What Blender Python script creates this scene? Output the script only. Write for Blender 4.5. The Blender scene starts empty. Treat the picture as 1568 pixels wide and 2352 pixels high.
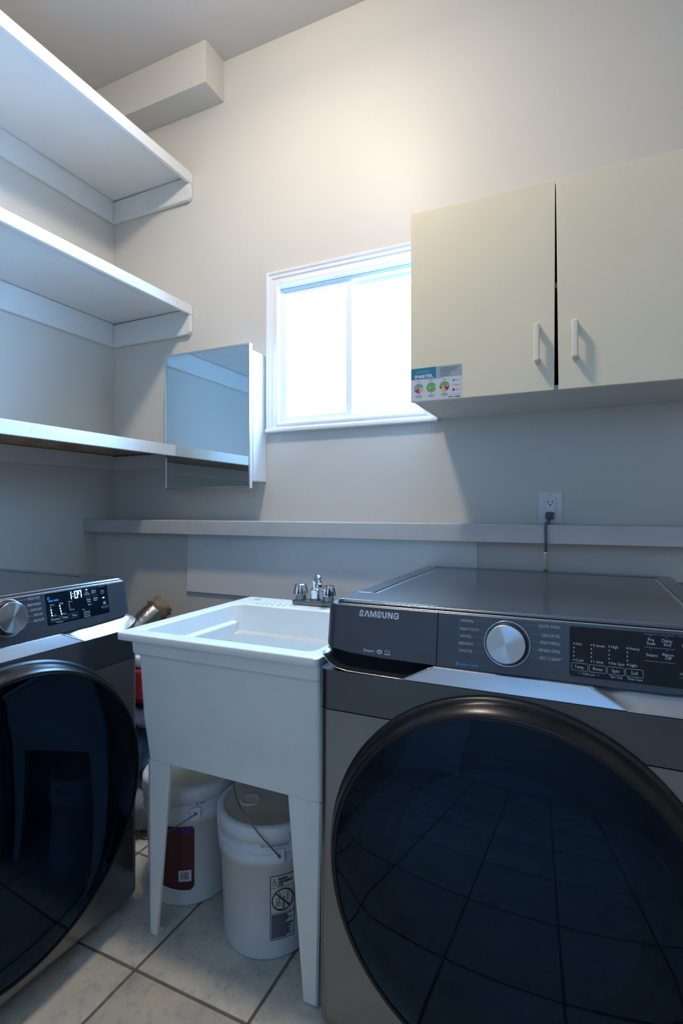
import bpy, bmesh, math, random
from mathutils import Vector, Matrix
random.seed(7)
PI = math.pi
C = bpy.context.scene.collection
S = bpy.context.scene

# ------------------------------------------------------------------ camera
cd = bpy.data.cameras.new('camera')
cam = bpy.data.objects.new('camera', cd); C.objects.link(cam)
cam.location = (0, 0, 1.2)
cam.rotation_euler = (math.radians(90), 0, math.radians(24.676))
cd.sensor_fit = 'HORIZONTAL'; cd.sensor_width = 24.0
cd.lens = 24.0 * 1210.17 / 1568
cd.shift_y = -8 / 1568
cd.clip_start = 0.02
cd.dof.use_dof = True; cd.dof.focus_distance = 1.12; cd.dof.aperture_fstop = 5.6
S.camera = cam

# ------------------------------------------------------------------ world: bright hazy sky outside the window
w = bpy.data.worlds.new('World'); S.world = w; w.use_nodes = True
nt = w.node_tree; bg = nt.nodes['Background']
bg.inputs[0].default_value = (0.27, 0.57, 1.0, 1); bg.inputs[1].default_value = 64.0

def area(name, loc, target, sx, sy, power, color, shape='RECTANGLE'):
    l = bpy.data.lights.new(name, 'AREA'); l.shape = shape; l.size = sx
    if shape in ('RECTANGLE', 'ELLIPSE'): l.size_y = sy
    l.energy = power; l.color = color
    o = bpy.data.objects.new(name, l); C.objects.link(o); o.location = loc
    d = Vector(target) - Vector(loc); o.rotation_euler = d.to_track_quat('-Z', 'Y').to_euler()
    return o
# portal in the window opening (only guides sampling of the sky)
p_ = area('window_portal', (-0.92, 2.20, 1.90), (-0.92, 0, 1.90), 0.66, 0.60, 1, (1, 1, 1))
p_.data.cycles.is_portal = True
# ceiling lamp of the room (above the frame)
lp = bpy.data.lights.new('ceiling_lamp', 'POINT'); lp.energy = 27; lp.color = (1.0, 0.87, 0.71); lp.shadow_soft_size = .09
lo_ = bpy.data.objects.new('ceiling_lamp', lp); C.objects.link(lo_); lo_.location = (-0.96, 1.06, 3.14)
area('ceiling_lamp_glow', (-0.96, 1.06, 3.13), (-0.96, 1.06, 0), 0.20, 0.20, 15, (1.0, 0.86, 0.69), 'DISK')
# daylight from a second window in the wall behind the camera
area('rear_window_light', (0.0, -1.50, 2.05), (0.0, 1.0, 1.95), 1.3, 1.1, 9.5, (0.15, 0.47, 1.0))

S.view_settings.view_transform = 'Standard'; S.view_settings.look = 'None'
S.view_settings.gamma = 1.0; S.view_settings.use_curve_mapping = False
S.view_settings.exposure = 0.0

# ------------------------------------------------------------------ materials
def srgb(r, g, b):
    f = lambda c: c / 12.92 if c <= .04045 else ((c + .055) / 1.055) ** 2.4
    return (f(r / 255), f(g / 255), f(b / 255), 1)
def mat(name, col, rough=.5, metal=0., spec=.5, noise=0., nscale=8., bump=0., bscale=200., gloss=0., aniso=0., emit=None, estr=0., dirt=None):
    m = bpy.data.materials.new(name); m.use_nodes = True
    n = m.node_tree; L = n.links; b = n.nodes['Principled BSDF']
    b.inputs['Base Color'].default_value = col
    b.inputs['Roughness'].default_value = rough
    b.inputs['Metallic'].default_value = metal
    b.inputs['Specular IOR Level'].default_value = spec
    b.inputs['Coat Weight'].default_value = gloss
    b.inputs['Coat Roughness'].default_value = .08
    b.inputs['Anisotropic'].default_value = aniso
    tc = n.nodes.new('ShaderNodeTexCoord')
    if noise or dirt:
        t = n.nodes.new('ShaderNodeTexNoise'); t.inputs['Scale'].default_value = nscale; t.inputs['Detail'].default_value = 6
        L.new(tc.outputs['Object'], t.inputs['Vector'])
        mx = n.nodes.new('ShaderNodeMix'); mx.data_type = 'RGBA'
        rp = n.nodes.new('ShaderNodeMapRange'); rp.inputs[1].default_value = .35; rp.inputs[2].default_value = .65
        L.new(t.outputs['Fac'], rp.inputs[0]); L.new(rp.outputs[0], mx.inputs[0])
        d = dirt or tuple(c * (1 - noise) for c in col[:3]) + (1,)
        mx.inputs[6].default_value = col; mx.inputs[7].default_value = d
        L.new(mx.outputs[2], b.inputs['Base Color'])
    if bump:
        t2 = n.nodes.new('ShaderNodeTexNoise'); t2.inputs['Scale'].default_value = bscale; t2.inputs['Detail'].default_value = 3
        L.new(tc.outputs['Object'], t2.inputs['Vector'])
        bp = n.nodes.new('ShaderNodeBump'); bp.inputs['Strength'].default_value = bump; bp.inputs['Distance'].default_value = .002
        L.new(t2.outputs['Fac'], bp.inputs['Height']); L.new(bp.outputs[0], b.inputs['Normal'])
    if emit:
        b.inputs['Emission Color'].default_value = emit; b.inputs['Emission Strength'].default_value = estr
    return m
M = {}
M['wall'] = mat('wall_paint', (.61, .595, .555, 1), .46, spec=.38, bump=.08, bscale=90)
M['ceil'] = mat('ceiling_paint', (.56, .54, .52, 1), .8, bump=.05)
M['trimw'] = mat('white_trim_paint', (.82, .82, .82, 1), .35)
M['shelf'] = mat('white_shelf_paint', (.71, .72, .71, 1), .35, noise=.04, nscale=5, bump=.06, bscale=40)
M['ledge'] = mat('ledge_paint', (.50, .51, .51, 1), .4, noise=.06, nscale=12)
M['wood'] = mat('bare_plywood', (.52, .33, .21, 1), .6, dirt=(.30, .18, .12, 1), nscale=14)
M['hole'] = mat('nail_hole', (.10, .10, .10, 1), .8)
M['panel'] = mat('splash_panel', (.74, .76, .76, 1), .38, noise=.03)
M['cab'] = mat('cream_laminate', (.82, .74, .56, 1), .42, noise=.03, nscale=3, bump=.03, bscale=60)
M['cabin'] = mat('cabinet_inside', (.02, .02, .03, 1), .8)
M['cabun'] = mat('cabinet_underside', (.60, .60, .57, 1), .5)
M['pull'] = mat('white_pull', (.80, .76, .64, 1), .25)
M['tub'] = mat('white_plastic', (.80, .82, .80, 1), .32, noise=.05, nscale=7)
M['bucket'] = mat('bucket_plastic', (.66, .70, .74, 1), .35)
M['lidb'] = mat('bucket_lid_plastic', (.66, .62, .53, 1), .5, noise=.10, nscale=20)
M['wire'] = mat('handle_wire', (.22, .22, .22, 1), .35, metal=.8)
M['black'] = mat('black_print', (.012, .016, .022, 1), .5)
M['blackp'] = mat('black_plastic', (.02, .02, .022, 1), .4)
M['maroon'] = mat('maroon_label', (.075, .012, .018, 1), .5, noise=.3, nscale=30)
M['purple'] = mat('purple_label', (.05, .014, .12, 1), .5)
M['maroonl'] = mat('maroon_print', (.12, .045, .05, 1), .5)
M['whitel'] = mat('white_label', (.6, .6, .62, 1), .5)
M['body'] = mat('graphite_steel', (.25, .255, .265, 1), .22, metal=.85, bump=.012, bscale=500)
M['side'] = mat('graphite_side', (.045, .05, .06, 1), .35, metal=.6)
M['upper'] = mat('graphite_upper_panel', (.12, .13, .145, 1), .22, metal=.85)
M['console'] = mat('console_metal', (.085, .095, .115, 1), .36, metal=.75, bump=.02, bscale=700)
M['lid'] = mat('lid_metal', (.20, .21, .23, 1), .20, metal=.9)
M['lidg'] = mat('lid_groove', (.012, .012, .014, 1), .5)
M['band'] = mat('silver_band', (.55, .60, .66, 1), .24, metal=.9)
M['scoop'] = mat('scoop_metal', (.50, .53, .57, 1), .28, metal=.85)
M['chrome'] = mat('chrome', (.75, .76, .78, 1), .08, metal=1)
M['satin'] = mat('satin_metal', (.62, .63, .64, 1), .22, metal=1)
M['bezel'] = mat('dark_bezel', (.010, .011, .013, 1), .26, metal=.3)
M['ringb'] = mat('black_gasket', (.006, .007, .009, 1), .35)
M['disp'] = mat('black_display', (.003, .008, .016, 1), .06, spec=.4)
M['ink'] = mat('console_print', (.50, .57, .66, 1), .5)
M['inkd'] = mat('console_print_dim', (.26, .31, .38, 1), .5)
M['logo'] = mat('logo_metal', (.72, .74, .78, 1), .35, metal=.3)
M['inkblue'] = mat('console_print_blue', (.02, .34, .66, 1), .5)
M['led'] = mat('display_light', (.2, .6, .9, 1), .5, emit=(.35, .80, 1, 1), estr=4.5)
M['ledb'] = mat('display_blue_light', (.01, .2, .5, 1), .5, emit=(.01, .25, .75, 1), estr=1.2)
M['outlet'] = mat('outlet_plastic', (.68, .70, .72, 1), .3)
M['slot'] = mat('outlet_slot', (.02, .02, .02, 1), .6)
M['cord'] = mat('grey_cord', (.09, .10, .11, 1), .45)
M['tag'] = mat('cord_tag', (.55, .55, .52, 1), .5)
M['jean'] = mat('blue_denim', (.20, .34, .55, 1), .9, noise=.5, nscale=25, bump=.5, bscale=300)
M['greyc'] = mat('grey_cloth', (.32, .38, .45, 1), .9, noise=.4, nscale=18, bump=.5, bscale=200)
M['darkc'] = mat('dark_cloth', (.05, .055, .09, 1), .9, noise=.5, nscale=18)
M['red'] = mat('red_plastic', (.42, .03, .04, 1), .35)
M['redd'] = mat('dark_red_plastic', (.16, .01, .015, 1), .4)
M['foil'] = mat('foil', (.42, .43, .44, 1), .32, metal=1, bump=.9, bscale=60)
M['foam'] = mat('yellowed_tape', (.27, .24, .15, 1), .6, dirt=(.18, .12, .06, 1), nscale=22, bump=.8, bscale=90)
M['mirror'] = mat('mirror_glass', (.62, .72, .76, 1), .015, metal=1)
M['dark_hall'] = mat('hall_paint', (.18, .18, .19, 1), .8)
# stamped colours of the sticker
for k, c in dict(teal=srgb(38, 120, 155), greyb=srgb(150, 168, 178), paper=srgb(205, 210, 218), green=srgb(105, 165, 100), greenb=srgb(105, 170, 150), orange=srgb(235, 175, 90), mag=srgb(150, 45, 90), purp=srgb(135, 75, 150), txt=srgb(75, 90, 105), wht=srgb(225, 232, 236), wht2=srgb(120, 165, 190)).items():
    M['st_' + k] = mat('sticker_' + k, c, .4)

def brushed(name, col, rough, axis):           # brushed metal disc: streaks around the centre
    m = bpy.data.materials.new(name); m.use_nodes = True
    n = m.node_tree; L = n.links; b = n.nodes['Principled BSDF']
    b.inputs['Base Color'].default_value = col; b.inputs['Metallic'].default_value = 1
    b.inputs['Roughness'].default_value = rough; b.inputs['Anisotropic'].default_value = .97
    tg = n.nodes.new('ShaderNodeTangent'); tg.direction_type = 'RADIAL'; tg.axis = axis
    L.new(tg.outputs[0], b.inputs['Tangent']); b.inputs['Anisotropic Rotation'].default_value = .25
    return m
M['dial'] = brushed('brushed_dial', (.52, .56, .60, 1), .20, 'Z')

def tile_mat():
    m = mat('floor_tile', (.40, .385, .35, 1), .38)
    n = m.node_tree; L = n.links; b = n.nodes['Principled BSDF']
    tc = n.nodes.new('ShaderNodeTexCoord'); oi = n.nodes.new('ShaderNodeObjectInfo')
    ad = n.nodes.new('ShaderNodeVectorMath'); ad.operation = 'ADD'
    g = n.nodes.new('ShaderNodeNewGeometry')
    L.new(g.outputs['Position'], ad.inputs[0])
    t1 = n.nodes.new('ShaderNodeTexNoise'); t1.inputs['Scale'].default_value = 7; t1.inputs['Detail'].default_value = 7; t1.inputs['Roughness'].default_value = .68
    t2 = n.nodes.new('ShaderNodeTexNoise'); t2.inputs['Scale'].default_value = 45; t2.inputs['Detail'].default_value = 5
    L.new(ad.outputs[0], t1.inputs[0]); L.new(ad.outputs[0], t2.inputs[0])
    r1 = n.nodes.new('ShaderNodeValToRGB'); e = r1.color_ramp.elements
    e[0].position = .33; e[0].color = (.38, .39, .37, 1); e[1].position = .68; e[1].color = (.66, .59, .48, 1)
    x = e.new(.5); x.color = (.57, .54, .47, 1)
    L.new(t1.outputs['Fac'], r1.inputs[0])
    r2 = n.nodes.new('ShaderNodeValToRGB'); e = r2.color_ramp.elements
    e[0].position = .30; e[0].color = (.70, .72, .73, 1); e[1].position = .46; e[1].color = (1, 1, 1, 1)
    L.new(t2.outputs['Fac'], r2.inputs[0])
    mx = n.nodes.new('ShaderNodeMix'); mx.data_type = 'RGBA'; mx.blend_type = 'MULTIPLY'; mx.inputs[0].default_value = .75
    L.new(r1.outputs[0], mx.inputs[6]); L.new(r2.outputs[0], mx.inputs[7]); L.new(mx.outputs[2], b.inputs['Base Color'])
    return m
M['tile'] = tile_mat()
M['grout'] = mat('grout', (.20, .16, .125, 1), .9, noise=.3, nscale=60)

def glass_mat(name, tint, rough=.0, gloss=(1, 1, 1, 1)):           # thin pane: reflection in a set colour, tinted see-through
    m = bpy.data.materials.new(name); m.use_nodes = True
    n = m.node_tree; L = n.links; n.nodes.remove(n.nodes['Principled BSDF'])
    out = n.nodes['Material Output']
    tr = n.nodes.new('ShaderNodeBsdfTransparent'); tr.inputs[0].default_value = tint
    gl = n.nodes.new('ShaderNodeBsdfGlossy'); gl.inputs['Roughness'].default_value = rough
    gl.inputs[0].default_value = gloss
    fr = n.nodes.new('ShaderNodeFresnel'); fr.inputs[0].default_value = 1.6
    mx = n.nodes.new('ShaderNodeMixShader')
    ge = n.nodes.new('ShaderNodeNewGeometry'); mm = n.nodes.new('ShaderNodeMath'); mm.operation = 'SUBTRACT'; mm.use_clamp = True
    L.new(fr.outputs[0], mm.inputs[0]); L.new(ge.outputs['Backfacing'], mm.inputs[1]); L.new(mm.outputs[0], mx.inputs[0])
    L.new(tr.outputs[0], mx.inputs[1]); L.new(gl.outputs[0], mx.inputs[2]); L.new(mx.outputs[0], out.inputs[0])
    return m
M['pane'] = glass_mat('window_glass', (.96, .98, 1, 1))
M['smoke'] = glass_mat('smoked_door_glass', (.09, .17, .27, 1), .025, (.27, .45, .72, 1))  # blue of the reflected light is put into the reflection colour
M['drum'] = mat('drum_steel', (.30, .32, .34, 1), .3, metal=.9)
M['bowl'] = mat('dark_door_bowl', (.035, .045, .06, 1), .10)

# ------------------------------------------------------------------ helpers
class MB:
    def __init__(s): s.b = bmesh.new(); s.mats = []
    def mi(s, m):
        if m is None: return 0
        if m not in s.mats: s.mats.append(m)
        return s.mats.index(m)
    def box(s, x0, x1, y0, y1, z0, z1, bev=0, m=None, rot=None, seg=2):
        r = bmesh.ops.create_cube(s.b, size=1); v = r['verts']
        cx, cy, cz = (x0+x1)/2, (y0+y1)/2, (z0+z1)/2
        for p in v: p.co = Vector((p.co.x*(x1-x0), p.co.y*(y1-y0), p.co.z*(z1-z0)))
        fs = list({f for p in v for f in p.link_faces})
        if bev:
            es = list({e for p in v for e in p.link_edges})
            o = bmesh.ops.bevel(s.b, geom=es, offset=bev, segments=seg, affect='EDGES', profile=.5)
            fs = list(set(o['faces']) | {f for f in fs if f.is_valid})
            v = list({p for f in fs for p in f.verts})
            fs = list({f for p in v for f in p.link_faces})
        mt = rot or Matrix()
        for p in v: p.co = mt @ p.co + Vector((cx, cy, cz))
        i = s.mi(m)
        for f in fs: f.material_index = i
        return s
    def hexa(s, pts, m=None):                  # eight corners: bottom four, top four (ccw)
        v = [s.b.verts.new(p) for p in pts]; i = s.mi(m)
        for q in ((3, 2, 1, 0), (4, 5, 6, 7), (0, 1, 5, 4), (1, 2, 6, 5), (2, 3, 7, 6), (3, 0, 4, 7)):
            s.b.faces.new([v[k] for k in q]).material_index = i
        return s
    def quad(s, *pts, m=None):
        f = s.b.faces.new([s.b.verts.new(p) for p in pts]); f.material_index = s.mi(m); return s
    def lathe(s, prof, seg=48, M4=None, m=None, close=False, a0=0, a1=2*PI):   # profile (r, h) about local z
        full = abs(a1 - a0 - 2*PI) < 1e-6; rings = []; n = seg if full else seg + 1; i = s.mi(m)
        for r, h in prof:
            if r < 1e-6: rings.append([s.b.verts.new((0, 0, h))]); continue
            rings.append([s.b.verts.new((r*math.cos(a0+(a1-a0)*k/seg), r*math.sin(a0+(a1-a0)*k/seg), h)) for k in range(n)])
        for A, B in zip(rings, rings[1:]):
            for k in range(seg):
                k2 = (k+1) % n
                a = [A[0]] if len(A) == 1 else [A[k], A[k2]]
                b = [B[0]] if len(B) == 1 else [B[k2], B[k]]
                if len(a) + len(b) > 2:
                    f = s.b.faces.new(a + b); f.material_index = i; f.smooth = True
        if M4 is not None:
            for R in rings:
                for v in R: v.co = M4 @ v.co
        return s
    def tube(s, pts, r, seg=10, m=None, cap=True):
        pts = [Vector(p) for p in pts]; R = r if isinstance(r, (list, tuple)) else [r]*len(pts); rings = []; i = s.mi(m)
        up = Vector((0.13, 0.31, 1)).normalized()
        for k, p in enumerate(pts):
            t = (pts[min(k+1, len(pts)-1)] - pts[max(k-1, 0)]).normalized()
            a = t.cross(up)
            if a.length < 1e-3: a = t.cross(Vector((1, 0, 0)))
            a.normalize(); b = t.cross(a)
            rings.append([s.b.verts.new(p + (a*math.cos(2*PI*j/seg) + b*math.sin(2*PI*j/seg))*R[k]) for j in range(seg)])
        for A, B in zip(rings, rings[1:]):
            for j in range(seg):
                f = s.b.faces.new((A[j], A[(j+1) % seg], B[(j+1) % seg], B[j])); f.smooth = True; f.material_index = i
        if cap:
            for q in (rings[0], rings[-1]):
                f = s.b.faces.new(q); f.material_index = i
        return s
    def grid(s, rows, m=None, smooth=True):
        V = [[s.b.verts.new(p) for p in r] for r in rows]; i = s.mi(m)
        for a, b in zip(V, V[1:]):
            for k in range(len(a)-1):
                f = s.b.faces.new((a[k], a[k+1], b[k+1], b[k])); f.smooth = smooth; f.material_index = i
        return s
    def prism(s, poly, d, fn, m=None, smooth=False):    # poly (u,v) -> fn(u,v,depth)
        i = s.mi(m)
        A = [s.b.verts.new(fn(u, v, 0)) for u, v in poly]; B = [s.b.verts.new(fn(u, v, d)) for u, v in poly]
        s.b.faces.new(A).material_index = i; s.b.faces.new(B[::-1]).material_index = i
        for k in range(len(A)):
            k2 = (k+1) % len(A); f = s.b.faces.new((A[k], B[k], B[k2], A[k2])); f.material_index = i; f.smooth = smooth
        return s
    def text(s, txt, fn, x, y, size, m, align='LEFT', bold=0., width=None, sp=1.0):
        cu = bpy.data.curves.new('t', 'FONT'); cu.body = txt; cu.size = size; cu.align_x = align; cu.offset = bold; cu.resolution_u = 2
        cu.space_character = sp
        ob = bpy.data.objects.new('t', cu); me = bpy.data.meshes.new_from_object(ob)
        i = s.mi(m); xs = [v.co.x for v in me.vertices] or [0]
        k = 1.0
        if width and max(xs) - min(xs) > 1e-6: k = width / (max(xs) - min(xs))
        V = [s.b.verts.new(fn(x + v.co.x*k, y + v.co.y)) for v in me.vertices]
        for p in me.polygons:
            try: s.b.faces.new([V[j] for j in p.vertices]).material_index = i
            except ValueError: pass
        bpy.data.objects.remove(ob); bpy.data.curves.remove(cu); bpy.data.meshes.remove(me)
        return s
    def rect(s, fn, x0, x1, y0, y1, m): return s.quad(fn(x0, y0), fn(x1, y0), fn(x1, y1), fn(x0, y1), m=m)
    def line(s, fn, pts, wd, m):
        if getattr(s, 'sub', 0):                            # follow a curved surface
            Q = []
            for (ax, ay), (bx, by) in zip(pts, pts[1:]):
                n = max(1, int(abs(bx-ax)/s.sub)); Q += [(ax+(bx-ax)*j/n, ay+(by-ay)*j/n) for j in range(n)]
            pts = Q+[pts[-1]]
        for (ax, ay), (bx, by) in zip(pts, pts[1:]):
            dx, dy = bx-ax, by-ay; L = math.hypot(dx, dy) or 1; nx, ny = -dy/L*wd/2, dx/L*wd/2; ex, ey = dx/L*wd/2, dy/L*wd/2
            s.quad(fn(ax-nx-ex, ay-ny-ey), fn(bx-nx+ex, by-ny+ey), fn(bx+nx+ex, by+ny+ey), fn(ax+nx-ex, ay+ny-ey), m=m)
        return s
    def build(s, name, m=None, parent=None, smooth=False, recalc=True):
        if recalc: bmesh.ops.recalc_face_normals(s.b, faces=s.b.faces)
        me = bpy.data.meshes.new(name)
        if smooth:
            for f in s.b.faces: f.smooth = True
        s.b.to_mesh(me); s.b.free()
        if s.mats:
            for k in s.mats: me.materials.append(M[k])
        elif m: me.materials.append(M[m])
        if smooth == 'auto':
            pass
        o = bpy.data.objects.new(name, me); C.objects.link(o)
        if parent: o.parent = parent
        return o
def autosmooth(o, ang=40):
    me = o.data
    for p in me.polygons: p.use_smooth = True
    me.set_sharp_from_angle(angle=math.radians(ang))
    wn_ = o.modifiers.new('weighted', 'WEIGHTED_NORMAL'); wn_.keep_sharp = True; wn_.weight = 80; return o
def bevelmod(o, wd, seg=2, ang=35):
    md = o.modifiers.new('bevel', 'BEVEL'); md.width = wd; md.segments = seg; md.limit_method = 'ANGLE'; md.angle_limit = math.radians(ang)
    return o
def tag(o, label=None, cat=None, group=None, kind=None):
    if label: o['label'] = label
    if cat: o['category'] = cat
    if group: o['group'] = group
    if kind: o['kind'] = kind
    return o
def thing(name, label, cat, loc=(0, 0, 0), rz=0, group=None):
    o = bpy.data.objects.new(name, None); C.objects.link(o); o.location = loc; o.rotation_euler = (0, 0, rz)
    o.empty_display_size = .05
    return tag(o, label, cat, group)
def box(name, m, x0, x1, y0, y1, z0, z1, bev=0, parent=None):
    o = MB().box(x0, x1, y0, y1, z0, z1, bev).build(name, m, parent)
    return autosmooth(o) if bev else o

# ------------------------------------------------------------------ room
XL, XR, YB, YF, ZC = -2.29, 1.15, 2.06, -1.55, 3.342
YLOW = 1.95
WX0, WX1, WZ0, WZ1 = -1.262, -0.576, 1.585, 2.208          # window opening
def structure(o): o['kind'] = 'structure'; return o

fl = structure(box('floor', 'grout', XL, XR, YF, YB, -.04, -.003))
T = .35; gx, gy = -1.060, 1.022; g = .0045
nt_ = 0; tmesh = None
for i in range(-4, 8):
    for j in range(-8, 4):
        x0, x1 = gx+i*T+g/1, gx+(i+1)*T-g/1; y0, y1 = gy+j*T+g, gy+(j+1)*T-g
        if x1 <= XL or x0 >= XR or y1 <= YF or y0 >= YLOW: continue
        cx0, cx1, cy0, cy1 = max(x0, XL), min(x1, XR), max(y0, YF), min(y1, YLOW)
        if (cx0, cx1, cy0, cy1) == (x0, x1, y0, y1):
            if tmesh is None:
                o = box('floor_tile', 'tile', -(T-2*g)/2, (T-2*g)/2, -(T-2*g)/2, (T-2*g)/2, -.006, 0, .0012); tmesh = o.data
            else:
                o = bpy.data.objects.new('floor_tile', tmesh); C.objects.link(o)
            o.location = ((x0+x1)/2, (y0+y1)/2, 0); o.parent = fl
        else:
            if cx1-cx0 < .01 or cy1-cy0 < .01: continue
            box('floor_tile', 'tile', cx0, cx1, cy0, cy1, -.006, 0, .0012, fl)
structure(box('ceiling', 'ceil', XL-.1, XR+.1, YF-.1, YB+.15, ZC, ZC+.06))
structure(box('wall_left', 'wall', XL-.1, XL, YF-.1, YB+.15, -.04, ZC))
structure(box('wall_right', 'wall', XR, XR+.1, YF-.1, YB+.15, -.04, ZC))
# back wall with the window hole
b = MB()
b.box(XL, WX0, YB, YB+.14, -.04, ZC); b.box(WX1, XR, YB, YB+.14, -.04, ZC)
b.box(WX0, WX1, YB, YB+.14, -.04, WZ0); b.box(WX0, WX1, YB, YB+.14, WZ1, ZC)
structure(b.build('wall_back', 'wall'))
structure(box('wall_lower', 'wall', XL, XR, YLOW, YB, -.0, 1.083))
# front wall behind the camera, closed; the rear window is only a light
b = MB(); fx0, fx1, fz0, fz1 = -.4, .6, 1.2, 2.3
b.box(XL, fx0, YF-.1, YF, -.04, ZC); b.box(fx1, XR, YF-.1, YF, -.04, ZC); b.box(fx0, fx1, YF-.1, YF, -.04, ZC)
structure(b.build('wall_front', 'wall'))
# door in the front wall, behind the camera (seen only in reflections)
d1 = structure(box('door_1', 'trimw', -1.75, -.95, YF, YF+.04, 0, 2.03, .003))
for x0, x1, z0, z1 in ((-1.83, -1.75, 0, 2.11), (-.95, -.87, 0, 2.11), (-1.75, -.95, 2.03, 2.11)):
    box('door_casing', 'trimw', x0, x1, YF, YF+.055, z0, z1, .003, d1)
# boxed-in soffit in the upper left corner
structure(box('trim_1', 'wall', XL, -1.566, 1.925, YB, 3.148, ZC, .002))
# ledge capping the thicker lower wall
lg = structure(box('trim_2', 'ledge', XL, XR, 1.872, YB, 1.083, 1.145, .003))
# large splash panel standing behind the sink
b = MB()
b.hexa([(-1.690, 1.9405, .812), (-.350, 1.9405, .812), (-.350, 1.9495, .812), (-1.690, 1.9495, .812),
        (-1.684, 1.9445, 1.083), (-.352, 1.9445, 1.083), (-.352, 1.9495, 1.083), (-1.684, 1.9495, 1.083)])
o = b.build('splash_panel', 'panel'); bevelmod(o, .0012)
tag(o, 'wide pale splash panel on the lower wall behind the utility sink faucet', 'wall panel')

# ------------------------------------------------------------------ window
wn = bpy.data.objects.new('window_1', None); C.objects.link(wn); wn.location = (WX0, YB, WZ0); structure(wn)
def wb(name, m, x0, x1, y0, y1, z0, z1, bev=.002, parent=None):
    o = box(name, m, x0-WX0, x1-WX0, y0-YB, y1-YB, z0-WZ0, z1-WZ0, bev, wn); return o
# moulded casing: profile swept round the opening (mitred)
prof = [(0, .0), (.0, .012), (.006, .016), (.018, .016), (.022, .012), (.034, .012), (.040, .017), (.052, .017), (.058, .022), (.066, .024), (.070, .018), (.070, 0)]
b = MB(); rows = []
for (sx, sz, X, Z) in ((-1, -1, WX0, WZ0), (1, -1, WX1, WZ0), (1, 1, WX1, WZ1), (-1, 1, WX0, WZ1), (-1, -1, WX0, WZ0)):
    rows.append([(X + sx*(p*.88 - .008) - WX0, -h - .0005, Z + sz*(p - .004)*(.62 if sz < 0 else 1) - WZ0) for p, h in prof])
b.grid(rows, smooth=False); autosmooth(b.build('window_casing', 'trimw', wn), 25)
b = MB(); ex = .03                                           # stool / lower lip
b.box(-.056, WX1+.056-WX0, -.030, 0-.001, -.040, -.024, .004); autosmooth(b.build('window_sill', 'trimw', wn))
# jamb liner
for x0, x1, z0, z1 in ((WX0, WX0+.008, WZ0, WZ1), (WX1-.008, WX1, WZ0, WZ1), (WX0, WX1, WZ0, WZ0+.008), (WX0, WX1, WZ1-.008, WZ1)):
    wb('jamb', 'trimw', x0, x1, YB-.002, YB+.135, z0, z1, .001)
# vinyl frame
fy0, fy1 = YB+.010, YB+.080
for x0, x1, z0, z1 in ((WX0+.008, WX0+.020, WZ0+.008, WZ1-.008), (WX1-.020, WX1-.008, WZ0+.008, WZ1-.008), (WX0+.020, WX1-.020, WZ0+.008, WZ0+.020), (WX0+.020, WX1-.020, WZ1-.026, WZ1-.008)):
    wb('window_frame', 'trimw', x0, x1, fy0, fy1, z0, z1, .003)
xm = -.919
def frame_ring(name, m, o_, i_, y0, y1, parent, bev=.0015):   # one-piece rectangular frame
    b = MB(); Q = lambda a: [(a[0], a[2]), (a[1], a[2]), (a[1], a[3]), (a[0], a[3])]
    V = [[b.b.verts.new((u, y, v)) for u, v in Q(a)] for a, y in ((o_, y0), (i_, y0), (i_, y1), (o_, y1))]
    for k in range(4):
        A, B = V[k], V[(k+1) % 4]
        for j in range(4): b.b.faces.new((A[j], A[(j+1) % 4], B[(j+1) % 4], B[j]))
    return bevelmod(b.build(name, m, parent), bev)
def sash(name, x0, x1, y0, y1, st, sr):
    z0, z1 = WZ0+.020, WZ1-.026
    f = frame_ring('sash', 'trimw', (x0-WX0, x1-WX0, z0-WZ0, z1-WZ0), (x0+st-WX0, x1-sr-WX0, z0+.012-WZ0, z1-.018-WZ0), y0-YB, y1-YB, wn)
    ym = (y0+y1)/2-YB
    MB().box(x0+st-.002-WX0, x1-sr+.002-WX0, ym-.002, ym+.002, z0+.012-WZ0, z1-.018-WZ0).build('pane', 'pane', f)
sash('sash', WX0+.020, xm+.016, YB+.014, YB+.038, .016, .030)
sash('sash', xm-.016, WX1-.020, YB+.042, YB+.066, .030, .020)

# ------------------------------------------------------------------ shelves on the left wall
SX = -1.753; SY0 = -.55
def shelf(ztop, label, lip=.046, under='shelf', cleat=.12, rag=0):
    e = YB-.002
    t = thing('wall_shelf', label, 'shelf', (XL, e, ztop-lip), group='deep white shelves on the left wall')
    L = lambda n, m, x0, x1, y0, y1, z0, z1, bev=.002: box(n, m, x0-XL, x1-XL, y0-e, y1-e, z0-ztop+lip, z1-ztop+lip, bev, t)
    bd = L('board', under, XL+.002, SX-.020, SY0, e, ztop-.020, ztop-.001, .001)
    if under == 'wood':
        L('board_top', 'shelf', XL+.002, SX-.020, SY0, e, ztop-.001, ztop, 0)
    L('front_edging', 'shelf', SX-.020, SX, SY0, e, ztop-lip, ztop, .003)
    zc = ztop-.0215
    L('cleat', 'shelf', XL+.002, XL+.024, SY0, e-.0235, zc-cleat, zc, .003)
    # back-wall cleat reaches to the front edging and has a clipped end
    b = MB(); x0, x1 = XL+.001, SX-.002; zb = zc-cleat; lp = ztop-lip-.001
    poly = [(x0, zb), (x1-.012, zb), (x1, zb+.012), (x1, lp), (SX-.022, lp), (SX-.022, zc-.001), (x0, zc-.006)]
    b.prism([(u-XL, v-(ztop-lip)) for u, v in poly], -.022, lambda u, v, d: (u, d, v))
    bevelmod(b.build('cleat', 'shelf', t), .002)
    for yy in (1.95, 1.22):                                  # filled nail heads
        MB().box(SX-XL-.0005, SX-XL+.0006, yy-e-.003, yy-e+.003, lip*.5-.003, lip*.5+.003).build('nail', 'ledge', t)
    return t
shelf(2.852, 'topmost deep white painted shelf on the left wall, just under the ceiling', .052, cleat=.112)
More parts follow.
